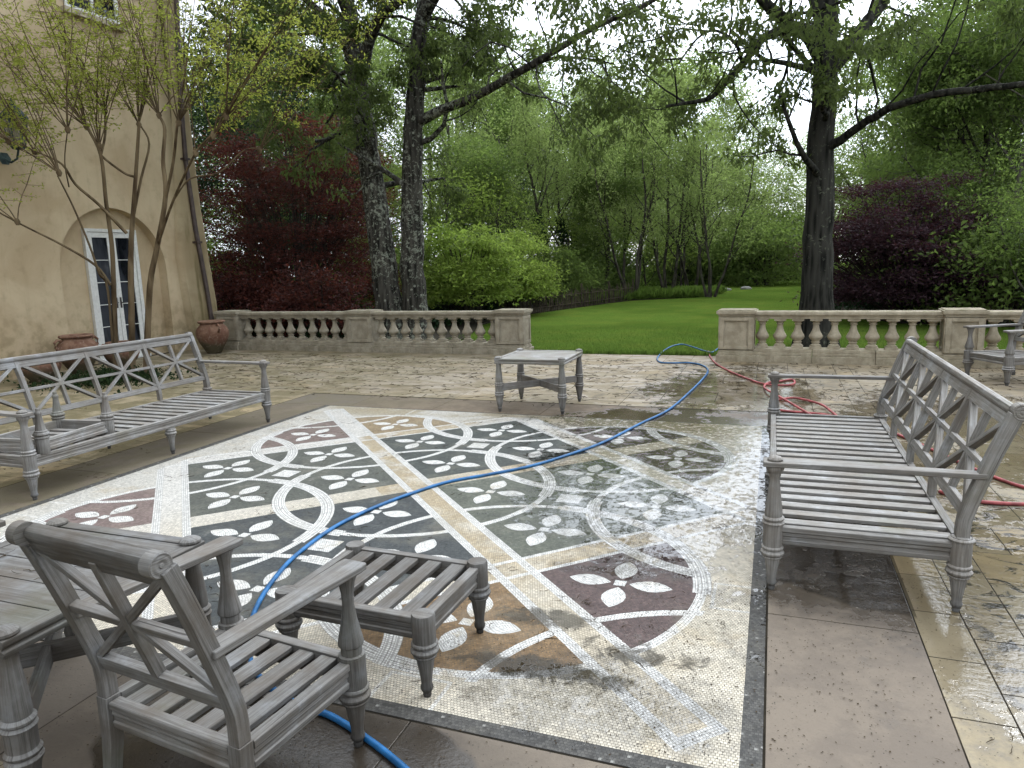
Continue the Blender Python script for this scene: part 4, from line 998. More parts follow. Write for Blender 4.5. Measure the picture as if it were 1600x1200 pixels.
def grow(rng, p, d, L, r, lvl, maxl, chains, tips, up=.12, wig=.16, kids=(4, 6), spread=.75, ratio=.62, start=.3, taper=.35):
    n = max(4, int(5+L)) if lvl == 0 else (5 if lvl < maxl else 3)
    P = [np.array(p, float)]; d = np.array(d, float); d /= np.linalg.norm(d); Ds = [d]
    for i in range(n):
        d = d+rng.normal(0, wig*(.5 if lvl == 0 else 1), 3)+np.array([0, 0, up]); d /= np.linalg.norm(d)
        P.append(P[-1]+d*L/n); Ds.append(d)
    Rr = [r*(1-(1-taper)*i/n) for i in range(n+1)]
    if lvl == 0: Rr[0] *= 1.35
    chains.append((P, Rr))
    if lvl >= maxl:
        for i in range(1, n+1): tips.append((P[i], Ds[i]))
        return
    k = rng.integers(kids[0], kids[1]+1)
    for c in range(k):
        t = start+(1-start)*(c+rng.uniform(.2, .9))/k; i = min(int(t*n), n-1); f = t*n-i
        q = P[i]*(1-f)+P[i+1]*f; a = rng.uniform(0, 2*PI)
        _, U, Wv = frames(Ds[i][None]); side = U[0]*math.cos(a)+Wv[0]*math.sin(a)
        nd = Ds[i]*(1-spread*.5)+side*spread; rr = Rr[i]*rng.uniform(.4, .6)
        grow(rng, q, nd, L*ratio*rng.uniform(.7, 1.15)*(1.15-t*.45), rr, lvl+1, maxl, chains, tips, up, wig, kids, spread, ratio, .25, taper)
    if lvl == maxl-1 or True:
        for i in (n,): tips.append((P[i], Ds[i]))
def wrap_tree(name, label, cat, chains, leafsets, bark, group=None, loc=(0, 0, 0)):
    """leafsets: [(partname, V, F, mat)]"""
    root = empty(name, loc); tag(root, label, cat, group)
    V_, F_ = tubes(chains, 7); npmesh('trunk', V_, F_, bark, root, True)
    for pn, V_, F_, m in leafsets: npmesh(pn, V_, F_, m, root)
    return root

def deciduous(name, label, seed, H, r, mat, leaf=.17, nl=10, spread=.45, start=.3, kids=(5, 7), maxl=3, bark=BARK_DARK, lean=(0, 0), sp=.75, up=.1, group=None, ivy=0, droop=.3, ratio=.55, stems=1):
    rng = np.random.default_rng(seed); ch = []; tips = []
    for s_ in range(stems):
        a = 2*PI*s_/stems+rng.uniform(0, 1); o = (np.array([math.cos(a), math.sin(a), 0])*(.25 if stems > 1 else 0))
        d = np.array([lean[0], lean[1], 1.])+(np.array([math.cos(a), math.sin(a), 0])*rng.uniform(.08, .3) if stems > 1 else 0)
        grow(rng, o+np.array([0, 0, -.2]), d, H*rng.uniform(.85, 1), r, 0, maxl, ch, tips, up=up, wig=.13, kids=kids, spread=sp, ratio=ratio, start=start)
    P = np.array([t[0] for t in tips]); D = np.array([t[1] for t in tips])
    V_, F_ = leaves(rng, P, D, leaf, nl, spread, droop)
    sets = [('crown', V_, F_, mat)]
    if ivy:
        P0, R0 = ch[0]; P0 = np.array(P0); q = []; dd = []
        for i in range(3500):
            t = rng.uniform(0, ivy); k = t*(len(P0)-1); j = int(k); f = k-j; c = P0[j]*(1-f)+P0[min(j+1, len(P0)-1)]*f
            a = rng.uniform(0, 2*PI); rr = (R0[j]+abs(rng.normal(0.25, .22)))*(.6+.7*math.sin(t*9+seed)**2); w = np.array([math.cos(a), math.sin(a), rng.uniform(-.3, .1)]); q.append(c+w*rr); dd.append(w)
        V2, F2 = leaves(rng, np.array(q), np.array(dd), .15, 2, .06, .5, .8); sets.append(('ivy', V2, F2, L_IVY))
    return wrap_tree(name, label, 'tree', ch, sets, bark, group)

def shrub(name, label, seed, Rx, Rz, mat, leaf=.12, n=9000, stems=9, bark=BARK_DARK, z0=.3, layered=.0, cat='shrub', group=None, clumps=60, flat_=0., aspect=.5):
    rng = np.random.default_rng(seed); ch = []; q = []; dd = []
    cl = []; ksz = 8/math.sqrt(clumps)
    for i in range(clumps):
        a = rng.uniform(0, 2*PI); e = rng.uniform(-.15, 1)**1.0; rr = rng.uniform(.55, 1.)
        x = Rx*rr*math.cos(a)*math.sqrt(max(0, 1-max(e, 0)**2*.8)); y = Rx*rr*math.sin(a)*math.sqrt(max(0, 1-max(e, 0)**2*.8)); z = z0+(Rz-z0)*max(e*rr+.12, 0)
        cl.append((x, y, z, rng.uniform(.16, .32)*Rx*ksz))
    for i in range(stems):
        x, y, z, s_ = cl[rng.integers(len(cl))]; x *= .8; y *= .8; b0 = rng.normal(0, .12, 2)
        m = np.array([b0[0]+x*.35, b0[1]+y*.35, z*.5]); ch.append(([np.array([b0[0], b0[1], -.1]), m*.5+np.array([b0[0]*.5, b0[1]*.5, 0]), m, np.array([x, y, z])], [.05, .04, .03, .012]))
    for (x, y, z, s_) in cl:
        if rng.random() < .7: ch.append(([np.array([x*.3, y*.3, z*.4]), np.array([x*.7, y*.7, z*.8]), np.array([x, y, z])], [.022, .015, .006]))
        k = int(n/clumps); g = rng.normal(0, 1, (k, 3))*np.array([s_, s_, s_*(.55-layered*.35)]); q.append(g+np.array([x, y, z])); dd.append(g)
    V_, F_ = leaves(rng, np.concatenate(q), np.concatenate(dd)+1e-6, leaf, 1, .0, .25, aspect, flat_)
    return wrap_tree(name, label, cat, ch, [('foliage', V_, F_, mat)], bark, group)

def put(o, px, Y, rz=0., s=1., z=-.05, label=None, group=None, sz=None):
    p = W(px, 450, Y); o.location = (p.x, Y, z); o.rotation_euler = (0, 0, rz); o.scale = (s, s, sz or s)
    if label: o['label'] = label
    if group: o['group'] = group
    return o

# ---- the great oaks, limbs traced in depth -------------------------
def oak(name, label, limbs, seed, bark, leafmat, per=7, twigL=1.1, leaf=.12, nl=9, zcut=3.2, kids=(2, 3)):
    """limbs: list of (points, r0, r1, n_side) ; side branches sprout from each limb"""
    rng = np.random.default_rng(seed); ch = []; tips = []; base = Vector(limbs[0][0][0])
    for pts, r0, r1, ns in limbs:
        P = smooth_path(pts, 5); n = len(P); P = [np.array(p-base)+(rng.normal(0, .13*r1, 3) if 2 < i else 0) for i, p in enumerate(P)]
        Rr = [r0+(r1-r0)*(i/(n-1))**.8 for i in range(n)]
        if pts is limbs[0][0]: Rr[0] *= 1.45; Rr[1] *= 1.22; Rr[2] *= 1.1
        ch.append((P, Rr))
        if ns:
            for k in range(ns):
                t = .25+.75*(k+rng.uniform(0, 1))/ns; i = min(int(t*(n-1)), n-2); T = P[i+1]-P[i]; T /= np.linalg.norm(T)
                a = rng.uniform(0, 2*PI); _, U, Wv = frames(T[None]); nd = T*.4+(U[0]*math.cos(a)+Wv[0]*math.sin(a))*.9
                if P[i][2]+base.z < zcut: nd[2] = abs(nd[2])
                grow(rng, P[i], nd, twigL*rng.uniform(1.0, 2.1), max(Rr[i]*.3, .016), 1, 3, ch, tips, up=-.02, wig=.24, kids=kids, spread=.8, ratio=.55)
            tips.append((P[-1], T))
    P = np.array([t[0] for t in tips]); D = np.array([t[1] for t in tips])
    V_, F_ = leaves(rng, P, D, leaf, nl, .1, .95, .36)
    return wrap_tree(name, label, 'tree', ch, [('crown', V_, F_, leafmat)], bark, loc=base)
w = W
def base(px, Y): p = W(px, 470, Y); return Vector((p.x, Y, -.08))
# right oak
b0 = base(1277, 13.9)
oak('oak_tree', 'tall dark single-trunked oak behind the right balustrade, its limbs spreading over the lawn opening', [
    ([b0, W(1278, 400, 13.9), W(1283, 250, 13.9), W(1289, 120, 13.9), W(1292, 40, 14.0), W(1296, -80, 14.2), W(1300, -260, 14.6), W(1290, -420, 15)], .30, .1, 12),
    ([W(1287, 90, 13.9), W(1262, 52, 13.8), W(1238, 44, 13.6), W(1212, 20, 13.3), W(1185, -10, 13), W(1150, -90, 12.6), W(1100, -200, 12)], .17, .04, 9),
    ([W(1228, 44, 13.5), W(1190, 62, 13.2), W(1165, 95, 12.9), W(1135, 128, 12.7), W(1112, 152, 12.5), W(1080, 160, 12.2), W(1042, 166, 12)], .085, .022, 8),
    ([W(1292, 110, 13.9), W(1322, 80, 14.1), W(1350, 40, 14.4), W(1385, -5, 14.8), W(1430, -90, 15.3), W(1480, -200, 16)], .17, .05, 8),
    ([W(1285, 235, 13.9), W(1315, 218, 13.6), W(1350, 192, 13.2), W(1400, 165, 12.7), W(1470, 146, 12.2), W(1540, 138, 11.8), W(1620, 130, 11.3), W(1750, 110, 10.8)], .085, .035, 8),
    ([W(1290, 60, 14), W(1250, -60, 14.5), W(1180, -160, 15.5), W(1120, -230, 16.5)], .12, .04, 7),
    ([W(1160, 100, 12.9), W(1150, 70, 12.6), W(1120, 48, 12.4), W(1090, 60, 12.2), W(1060, 100, 12)], .035, .012, 5),
], 11, BARK_OAK, L_OAK, zcut=4.4, nl=13)
# left pair
b1 = base(612, 14.0)
oak('oak_tree', 'leaning dark oak trunk, left of the two oaks behind the left balustrade', [
    ([b1, W(600, 420, 14), W(585, 300, 14), W(568, 190, 14), W(556, 110, 14), W(545, 20, 14), W(530, -90, 14.2), W(515, -260, 14.6), W(500, -420, 15)], .33, .1, 13),
    ([W(566, 110, 14), W(578, 60, 13.8), W(600, 20, 13.5), W(625, 2, 13.2), W(660, -30, 13), W(720, -120, 12.6)], .15, .05, 8),
    ([W(556, 100, 14), W(520, 40, 13.4), W(480, 0, 12.9), W(430, -60, 12.4), W(370, -130, 12)], .12, .035, 9),
    ([W(560, 150, 14), W(530, 120, 13.5), W(500, 90, 13.1), W(470, 80, 12.8), W(440, 90, 12.5)], .05, .015, 6),
], 23, BARK_LICHEN, L_OAK, zcut=3.9, nl=22, kids=(3, 4))
b2 = base(647, 14.15)
oak('oak_tree', 'upright lichen-covered oak trunk, right of the two oaks behind the left balustrade', [
    ([b2, W(645, 420, 14.15), W(644, 300, 14.15), W(647, 180, 14.15), W(654, 80, 14.15), W(662, 0, 14.15), W(668, -120, 14.3), W(680, -300, 14.8)], .31, .1, 9),
    ([W(655, 190, 14.15), W(690, 172, 13.9), W(740, 152, 13.5), W(790, 124, 13.2), W(830, 102, 12.9), W(880, 72, 12.6), W(930, 42, 12.3), W(990, 15, 12), W(1060, -20, 11.6)], .115, .03, 14),
    ([W(660, 30, 14.15), W(690, -20, 13.8), W(740, -70, 13.4), W(800, -110, 13), W(880, -160, 12.6)], .13, .04, 9),
    ([W(830, 102, 12.9), W(870, 90, 13), W(920, 92, 13.1), W(960, 100, 13.2)], .04, .012, 5),
], 37, BARK_LICHEN, L_OAK, zcut=4.2, nl=14)

# ---- crape myrtle by the house -------------------------------------
def myrtle():
    rng = np.random.default_rng(3); k = 1/2.222; Y0 = 8.5; ch = []; base_ = Vector((-9.62, 8.5, 0))
    def Q(x, y, Y): return np.array(W(x*k, y*k, Y)-base_)
    def root_(x): p = W(x*k, 590, Y0); return np.array([p.x-base_.x, 0, -.05])
    stems = [([(395, 1000), (388, 850), (368, 700), (350, 540), (305, 445)], 405, [8.5, 8.45, 8.4, 8.35, 8.3], .05, .026),
             ([(455, 1000), (455, 860), (462, 740), (472, 600), (482, 440)], 460, [8.5, 8.6, 8.7, 8.75, 8.8], .062, .028),
             ([(520, 1000), (545, 860), (575, 680), (566, 560), (572, 450), (552, 400)], 505, [8.55, 8.6, 8.6, 8.7, 8.8, 8.8], .062, .024),
             ([(375, 1010), (345, 950), (310, 850), (255, 720), (200, 610)], 400, [8.4, 8.2, 8.0, 7.8, 7.6], .032, .014)]
    br = [([(462, 760), (490, 620), (518, 500), (485, 430)], [8.7, 8.9, 9.0, 8.9], .034, .02),
          ([(575, 690), (602, 560), (615, 440), (622, 420)], [8.6, 8.5, 8.4, 8.4], .034, .02),
          ([(548, 850), (600, 700), (680, 530), (740, 465), (790, 400)], [8.6, 8.3, 8.0, 7.9, 7.8], .03, .013),
          ([(600, 700), (660, 620), (760, 600), (850, 520), (930, 520)], [8.35, 8.3, 8.4, 8.6, 8.9], .018, .008),
          ([(440, 810), (345, 712), (262, 640), (215, 570), (130, 528), (0, 470)], [8.5, 8.3, 8.1, 7.9, 7.7, 7.4], .032, .01),
          ([(385, 990), (330, 920), (215, 850), (105, 795), (0, 740), (-80, 690)], [8.45, 8.3, 8.0, 7.8, 7.6, 7.4], .028, .008),
          ([(472, 615), (430, 600), (352, 540), (340, 500)], [8.75, 8.6, 8.4, 8.35], .024, .02),
          ([(350, 540), (365, 470), (365, 390)], [8.35, 8.6, 8.7], .026, .02), ([(240, 650), (225, 560), (235, 450)], [7.9, 7.8, 7.7], .014, .01)]
    def chain(pts, r0, r1):
        P = smooth_path([Vector(p) for p in pts], 4); n = len(P); ch.append(([np.array(p) for p in P], [.82*(r0+(r1-r0)*i/(n-1)) for i in range(n)]))
    for pts, bx, Ys, r0, r1 in stems: chain([root_(bx)]+[Q(x, y, Y) for (x, y), Y in zip(pts, Ys)], r0, r1)
    for pts, Ys, r0, r1 in br: chain([Q(x, y, Y) for (x, y), Y in zip(pts, Ys)], r0, r1)
    knobs = [(300, 440, 8.3, -.75, 13), (482, 432, 8.85, 0, 13), (552, 400, 8.8, .12, 11), (620, 425, 8.4, .3, 12), (365, 385, 8.7, -.4, 11), (785, 405, 7.8, .8, 8), (205, 600, 7.6, -.9, 8), (120, 525, 7.7, -.9, 7), (345, 505, 8.35, -.25, 7), (740, 470, 7.9, .7, 6), (235, 450, 7.7, -.5, 6), (900, 520, 8.8, 1.0, 4), (30, 490, 7.5, -1, 5), (60, 770, 7.6, -1.4, 4), (680, 530, 8.0, .9, 4)]
    q = []; dd = []
    for x, y, Y, tilt, n in knobs:
        c = Q(x, y, Y); ch.append(([c-np.array([0, 0, .05]), c, c+np.array([0, 0, .05])], [.022, .042, .02]))
        for i in range(n):
            d = np.array([tilt*.9+rng.normal(0, .33), rng.normal(0, .33), 1.0+rng.uniform(-.15, .2)]); d /= np.linalg.norm(d); L = rng.uniform(1.2, 3.2)
            P = [c]; m = 9
            for s_ in range(m): d = d+rng.normal(0, .05, 3)+np.array([0, 0, -.01]); d /= np.linalg.norm(d); P.append(P[-1]+d*L/m)
            ch.append((P, [.0105*(1-s_/(m+1.5)) for s_ in range(m+1)]))
            for s_ in range(2, m+1):
                for j in range(2):
                    sd_ = rng.normal(0, 1, 3); sd_[2] = sd_[2]*.3+.1; sd_ /= np.linalg.norm(sd_); l2 = rng.uniform(.12, .38); e = P[s_]+sd_*l2
                    ch.append(([P[s_], e], [.004, .002]))
                    for f in (.3, .6, .8, 1.): q.append(P[s_]+sd_*l2*f); dd.append(sd_)
    V_, F_ = leaves(rng, np.array(q), np.array(dd), .05, 3, .03, .1, .45)
    return wrap_tree('crape_myrtle', 'multi-stemmed tree with thin yellow-green leaves in front of the house wall', 'tree', ch, [('crown', V_, F_, L_MYRTLE)], BARK_MYRTLE, loc=base_)
myrtle()
# ground cover at the foot of the myrtle
rng = np.random.default_rng(8)
P = np.stack([rng.normal(-9.75, .42, 900), rng.normal(8.1, .4, 900), np.abs(rng.normal(.03, .04, 900))], 1)
V_, F_ = leaves(rng, P, np.tile([0, 0, 1.], (900, 1)), .05, 6, .03, -.1, .6)
tag(npmesh('ground_cover', V_, F_, L_DARK), 'low green ground cover round the foot of the multi-stemmed tree', 'plants', kind='stuff')

# ---- japanese maples and shrubs ------------------------------------
o = shrub('japanese_maple', 'large wine-red japanese maple behind the left balustrade', 41, 2.7, 5.7, L_RED, .085, 60000, 16, BARK_MAPLE, .9, .9, 'tree', clumps=210, flat_=.5); put(o, 470, 16.6)
o = shrub('japanese_maple', 'dark plum-purple japanese maple behind the right balustrade', 43, 2.0, 3.05, L_PURPLE, .08, 62000, 14, BARK_MAPLE, .5, .85, 'tree', clumps=170, flat_=.45); put(o, 1410, 19.2, 1.)
o = shrub('japanese_maple', 'small low red japanese maple just behind the left balustrade', 47, 1.15, 1.5, L_RED, .09, 12000, 7, BARK_MAPLE, .2, .5, 'shrub', clumps=50, flat_=.4); put(o, 500, 13.9)
o = copy_tree(o); put(o, 375, 14.3, 2., 1.15, label='low spreading red japanese maple by the house corner, behind the left balustrade')
BU = shrub('green_shrub', 'rounded bright green shrub right of the twin oaks, nearer one', 51, 1.6, 2.75, L_BUSH, .115, 24000, 22, BARK_DARK, .75, .7, clumps=120, flat_=.35)
put(BU, 728, 18.6, 0, .92)
o = copy_tree(BU); put(o, 792, 21.3, 1.9, .88, label='rounded bright green shrub at the lawn edge, right of the nearer green one')
shr = 'shrubs along the woodland edge'
UN = shrub('understory_shrub', 'loose mid-green shrub', 53, 1.7, 2.4, L_MID, .12, 15000, 12, BARK_DARK, .2, .2, clumps=60)
spots = [(600, 21, 1.0, 'shrub directly behind the gap between the twin oaks'), (350, 17.5, 1.0, 'dark shrub behind the left end of the left balustrade'), (862, 26, .8, 'shrub behind the paling fence at its near end'), (895, 29.5, .8, 'shrub behind the middle of the paling fence'), (945, 34, 1.0, 'shrub behind the far end of the paling fence'), (1195, 42, 1.5, 'pale round shrub at the far end of the lawn, left of the single oak'), (1240, 50, 1.6, 'far shrub at the end of the lawn, hidden partly by the single oak'), (1340, 25, .5, 'low shrub at the edge of the lawn, right of the single oak'), (1500, 20.5, 1.0, 'shrub in the shade right of the purple maple'), (1580, 18.5, 1.05, 'shrub at the right edge behind the balustrade'), (1130, 46, 1.3, 'far shrub behind the slender clump trees'), (1060, 44, 1.4, 'shrub in the shade at the back of the slender grove')]
for i, (px, Y, s_, lb) in enumerate(spots):
    o = UN if i == 0 else copy_tree(UN); put(o, px, Y, i*1.3, s_, label=lb, group=shr)

# ---- woodland ------------------------------------------------------
grp = 'trees of the wood round the lawn'
A = deciduous('woodland_tree', 'x', 61, 15, .24, L_LIGHT, .23, 13, .42, .1, (7, 9), 3)
B = deciduous('woodland_tree', 'x', 62, 13, .22, L_MID, .22, 13, .42, .08, (7, 9), 3, sp=.85)
C_ = deciduous('slender_tree', 'x', 63, 12, .1, L_LIGHT, .17, 13, .42, .22, (6, 8), 2, stems=4, up=.12, sp=.65, ratio=.34)
D_ = deciduous('ivy_clad_tree', 'x', 64, 15, .24, L_LIGHT, .22, 8, .5, .3, (6, 8), 3, ivy=.6)
E_ = deciduous('young_tree', 'x', 65, 6.5, .08, L_BUSH, .15, 12, .4, .1, (7, 9), 2, sp=.8, ratio=.5)
E2 = deciduous('young_tree', 'x', 67, 6.5, .08, L_MID, .11, 20, .4, .1, (7, 9), 2, sp=.85, ratio=.5)
F__ = deciduous('evergreen_tree', 'x', 66, 12, .2, L_DARK, .17, 26, .38, .04, (10, 12), 2, sp=.8, up=.0, ratio=.4)
used = set(); top_of = {}
for o in (A, B, C_, D_, E_, E2, F__): top_of[o.name] = max(float(np.percentile([v.co.z for v in q.data.vertices], 99.5)) for q in o.children)
srcname = {}
def plant(src, px, Y, ytop, rz, label, wide=1.):
    H = top_of[src.name]; first = src.name not in used
    o = src if first else copy_tree(src)
    used.add(src.name); s_ = (W(px, ytop, Y).z+.05)/H; put(o, px, Y, rz, s_*wide, label=label, group=grp, sz=s_); return o
plan = [
 (A, 1000, 48, 95, 'tall light tree far behind the slender grove, left of its middle', 1.2), (A, 1075, 50, 110, 'tall light tree far behind the slender grove, right of its middle', 1.2), (B, 1040, 64, 90, 'tallest far tree on the axis of the slender grove', 1.3), (A, 1135, 56, 165, 'far tree rising over the right end of the lawn grove', 1.3), (A, 1185, 62, 330, 'far tree left of the bright gap beside the single oak', 1.2),
 (A, 940, 50, 70, 'tall light tree far behind the fence end', 1.2), (B, 860, 52, 60, 'tall mid-green tree far behind the ivy-clad trees', 1.3), (B, 720, 48, 50, 'tall mid-green tree far behind the nearer bright shrub', 1.3), (A, 1310, 60, 190, 'far light tree just right of the single oak trunk', 1.4), (A, 1365, 38, 120, 'light tree above the left side of the purple maple', 1.2),
 # source, photo column, distance, photo row of the top
 (F__, 385, 18.5, 45, 'dark evergreen behind the house corner, above the red maple', 1.1), (F__, 480, 23, 60, 'dark evergreen behind the wine-red maple', 1.), (F__, 325, 21, 100, 'dark evergreen partly hidden by the house buttress', 1.1), (B, 540, 23, 40, 'mid-green tree seen left of the leaning oak', 1.), (B, 430, 28, 20, 'mid-green tree high behind the wine-red maple', 1.1), (F__, 560, 27, 150, 'dark evergreen behind the leaning oak', 1.2),
 (A, 605, 25, 60, 'light green tree seen between the twin oaks', 1.), (B, 700, 25, 170, 'mid-green tree behind the nearer bright shrub', 1.3), (A, 735, 29, 70, 'light green tree above the nearer bright shrub', 1.), (E_, 690, 22.5, 250, 'young leafy tree just right of the twin oaks', 1.2), (E_, 765, 24.5, 265, 'young leafy tree above the two bright shrubs', 1.2),
 (D_, 840, 27, 130, 'ivy-clad tree nearest the bright shrubs', 1.), (D_, 882, 29.5, 150, 'ivy-clad tree, second from the bright shrubs', 1.), (D_, 908, 32, 190, 'ivy-clad tree left of the slender grove', 1.), (E_, 835, 25.5, 330, 'young leafy tree in front of the ivy-clad trunks', 1.3), (E_, 885, 29.5, 335, 'young leafy tree behind the paling fence', 1.3), (E_, 925, 31.5, 300, 'young leafy tree at the far end of the fence', 1.3),
 (A, 800, 36, 95, 'light green tree towering behind the ivy-clad trees', 1.), (B, 945, 31, 215, 'low spreading tree left of the slender grove', 1.1), (A, 660, 36, 40, 'light green tree far behind the twin oaks', 1.1), (B, 590, 38, 30, 'far mid-green tree behind the leaning oak', 1.2), (A, 900, 42, 120, 'far light green tree behind the ivy-clad trees', 1.1), (B, 760, 40, 90, 'far mid-green tree between the bright shrubs and the ivy-clad trees', 1.2), (A, 500, 34, 20, 'far light green tree behind the wine-red maple', 1.1),
 (C_, 985, 29.5, 150, 'slender multi-stemmed tree at the left end of the lawn grove', 1.1), (C_, 1045, 31.5, 165, 'slender multi-stemmed tree in the middle of the lawn grove', 1.2), (C_, 1110, 30.5, 185, 'slender multi-stemmed tree at the right end of the lawn grove', 1.1), (C_, 1080, 37, 190, 'slender multi-stemmed tree at the back of the lawn grove', 1.2), (E_, 1150, 46, 330, 'young leafy tree beyond the lawn grove', 1.4), (E_, 1010, 34, 330, 'young leafy tree under the slender trees, left of the grove middle', 1.4), (E_, 1065, 40, 340, 'young leafy tree at the back of the slender grove', 1.5),
 (F__, 1168, 55, 300, 'dark evergreen far beyond the lawn grove', 1.2), (A, 1040, 56, 200, 'far tree behind the middle of the lawn grove', 1.2), (B, 1105, 58, 250, 'far tree behind the right end of the lawn grove', 1.5), (A, 965, 54, 150, 'far tree behind the left end of the grove', 1.2), (B, 1190, 66, 345, 'far low tree at the end of the lawn', 1.8), (E_, 1222, 60, 372, 'far young tree seen just left of the single oak', 1.5), (B, 1262, 70, 340, 'far tree directly behind the single oak trunk', 1.8), (B, 1140, 68, 300, 'far tree left of the far evergreen', 1.6),
 (B, 1350, 34, 200, 'mid-green tree right of the single oak, beyond the purple maple', 1.1), (A, 1322, 46, 240, 'far light tree seen just right of the single oak', 1.2), (A, 1395, 29, 30, 'light green tree above the purple maple', 1.), (B, 1455, 26, -30, 'mid-green tree behind the right side of the purple maple', 1.), (B, 1520, 24, -90, 'light green tree right of the purple maple', 1.), (B, 1590, 21, -60, 'mid-green tree at the right edge of the wood', 1.), (E2, 1545, 19.5, 240, 'young leafy tree right of the purple maple', 1.2), (E2, 1610, 16.5, 200, 'young tree reaching in from the right edge behind the balustrade', 1.2), (E2, 1475, 23, 230, 'young tree behind the purple maple', 1.2), (B, 1480, 38, -40, 'tall tree deep in the right wood', 1.1), (B, 1570, 31, -60, 'tall mid-green tree deep in the right wood', 1.1), (B, 1660, 27, -60, 'tall tree beyond the right edge of the terrace', 1.), (B, 1405, 44, 60, 'far mid-green tree deep behind the purple maple', 1.2), (F__, 1560, 27, 200, 'dark evergreen deep in the right wood', 1.2), (F__, 1470, 33, 230, 'dark evergreen behind the purple maple', 1.2), (F__, 800, 33, 280, 'dark evergreen in the wood above the farther bright shrub', 1.2), (F__, 930, 39, 290, 'dark evergreen far behind the fence', 1.2), (F__, 620, 31, 260, 'dark evergreen seen low between the twin oaks', 1.3),
]
rr = random.Random(4)
for (src, px, Y, yt, lb, wd_) in plan: plant(src, px, Y, yt, rr.uniform(0, 6.28), lb, wd_)

# ---- paling fence at the left edge of the lawn ---------------------
fc = empty('paling_fence', (-7.55, 20.9, -.05)); tag(fc, 'low dark paling fence along the left edge of the lawn', 'fence')
pa, pb = Vector((0, 0, 0)), Vector((2.2, 8.2, 0)); rr = random.Random(9)
b = MB(); n = 110
for i in range(n):
    p = pa.lerp(pb, i/n); h = .62+rr.uniform(-.12, .12); b.bar(p+Vector((rr.uniform(-.02, .02), 0, 0)), p+Vector((rr.uniform(-.04, .04), rr.uniform(-.03, .03), h)), .02, .035, up=(0, 1, 0))
b.build('palings', FENCEWOOD, fc, smooth=0)
b = MB(); d = Vector((.02, 0, 0))
for z in (.18, .5): b.bar(pa+d+Vector((0, 0, z)), pb+d+Vector((0, 0, z)), .02, .03)
b.build('rail', FENCEWOOD, fc, smooth=0)
for i in range(5):
    p = pa.lerp(pb, i/4)-d*2; b = MB(); b.bar(p, p+Vector((0, 0, .85)), .06, .06, up=(0, 1, 0)); b.build('post', FENCEWOOD, fc, smooth=0)

# ---- long grass and undergrowth ------------------------------------
rng = np.random.default_rng(12)
def inpoly(n, poly):
    poly = np.array(poly); lo, hi = poly.min(0), poly.max(0); out_ = []
    while len(out_) < n:
        p = rng.uniform(lo, hi); c = False; j = len(poly)-1
        for i in range(len(poly)):
            if (poly[i][1] > p[1]) != (poly[j][1] > p[1]) and p[0] < (poly[j][0]-poly[i][0])*(p[1]-poly[i][1])/(poly[j][1]-poly[i][1])+poly[i][0]: c = not c
            j = i
        if c: out_.append(p)
    return np.array(out_)
p = inpoly(5200, [(-6.6, 26), (-5.3, 28.9), (-2.9, 30.4), (-2.0, 33.5), (-6.5, 33)])
P = np.c_[p, np.full(len(p), -.02)]; V_, F_ = leaves(rng, P, np.tile([0, 0, 3.], (len(P), 1)), .3, 5, .05, -1.6, .12)
tag(npmesh('long_grass', V_, F_, L_GRASS), 'tufts of long grass under the slender trees at the lawn edge', 'grass', kind='stuff')
p = inpoly(3800, [(1.5, 22), (2.6, 19), (6, 17.6), (16, 17), (16, 30), (3, 30)]); p2 = inpoly(4200, [(-18, 13.3), (-7.9, 13.3), (-8.2, 20), (-9, 26), (-20, 26)])
p = np.concatenate([p, p2]); P = np.c_[p, rng.uniform(-.02, .25, len(p))]; V_, F_ = leaves(rng, P, np.tile([0, 0, 1.], (len(P), 1)), .13, 6, .12, -.3, .6)
tag(npmesh('undergrowth', V_, F_, L_IVY), 'dark leafy undergrowth on the woodland floor', 'undergrowth', kind='stuff')

# ---- pale stones at the end of the lawn ----------------------------
for i, (px, Y, s_, lb) in enumerate([(1135, 36, .14, 'pale boulder at the far lawn edge, left of the other'), (1166, 37, .17, 'pale boulder at the far lawn edge, right of the other')]):
    p_ = W(px, 450, Y); b = MB(); b.lathe([(0, -.1), (1, 0), (1.1, .35), (.8, .7), (.3, .85), (0, .88)], (0, 0, 0), 9)
    for v in b.v: v *= s_*(1+.25*mnoise.noise(v*1.7+Vector((i*5, 0, 0))))
    o = b.build('boulder', GREYSTONE, smooth=60); o.location = (p_.x, Y, -.05); o.scale = (1.6, 1, 1); tag(o, lb, 'boulder', 'boulders at the lawn end')

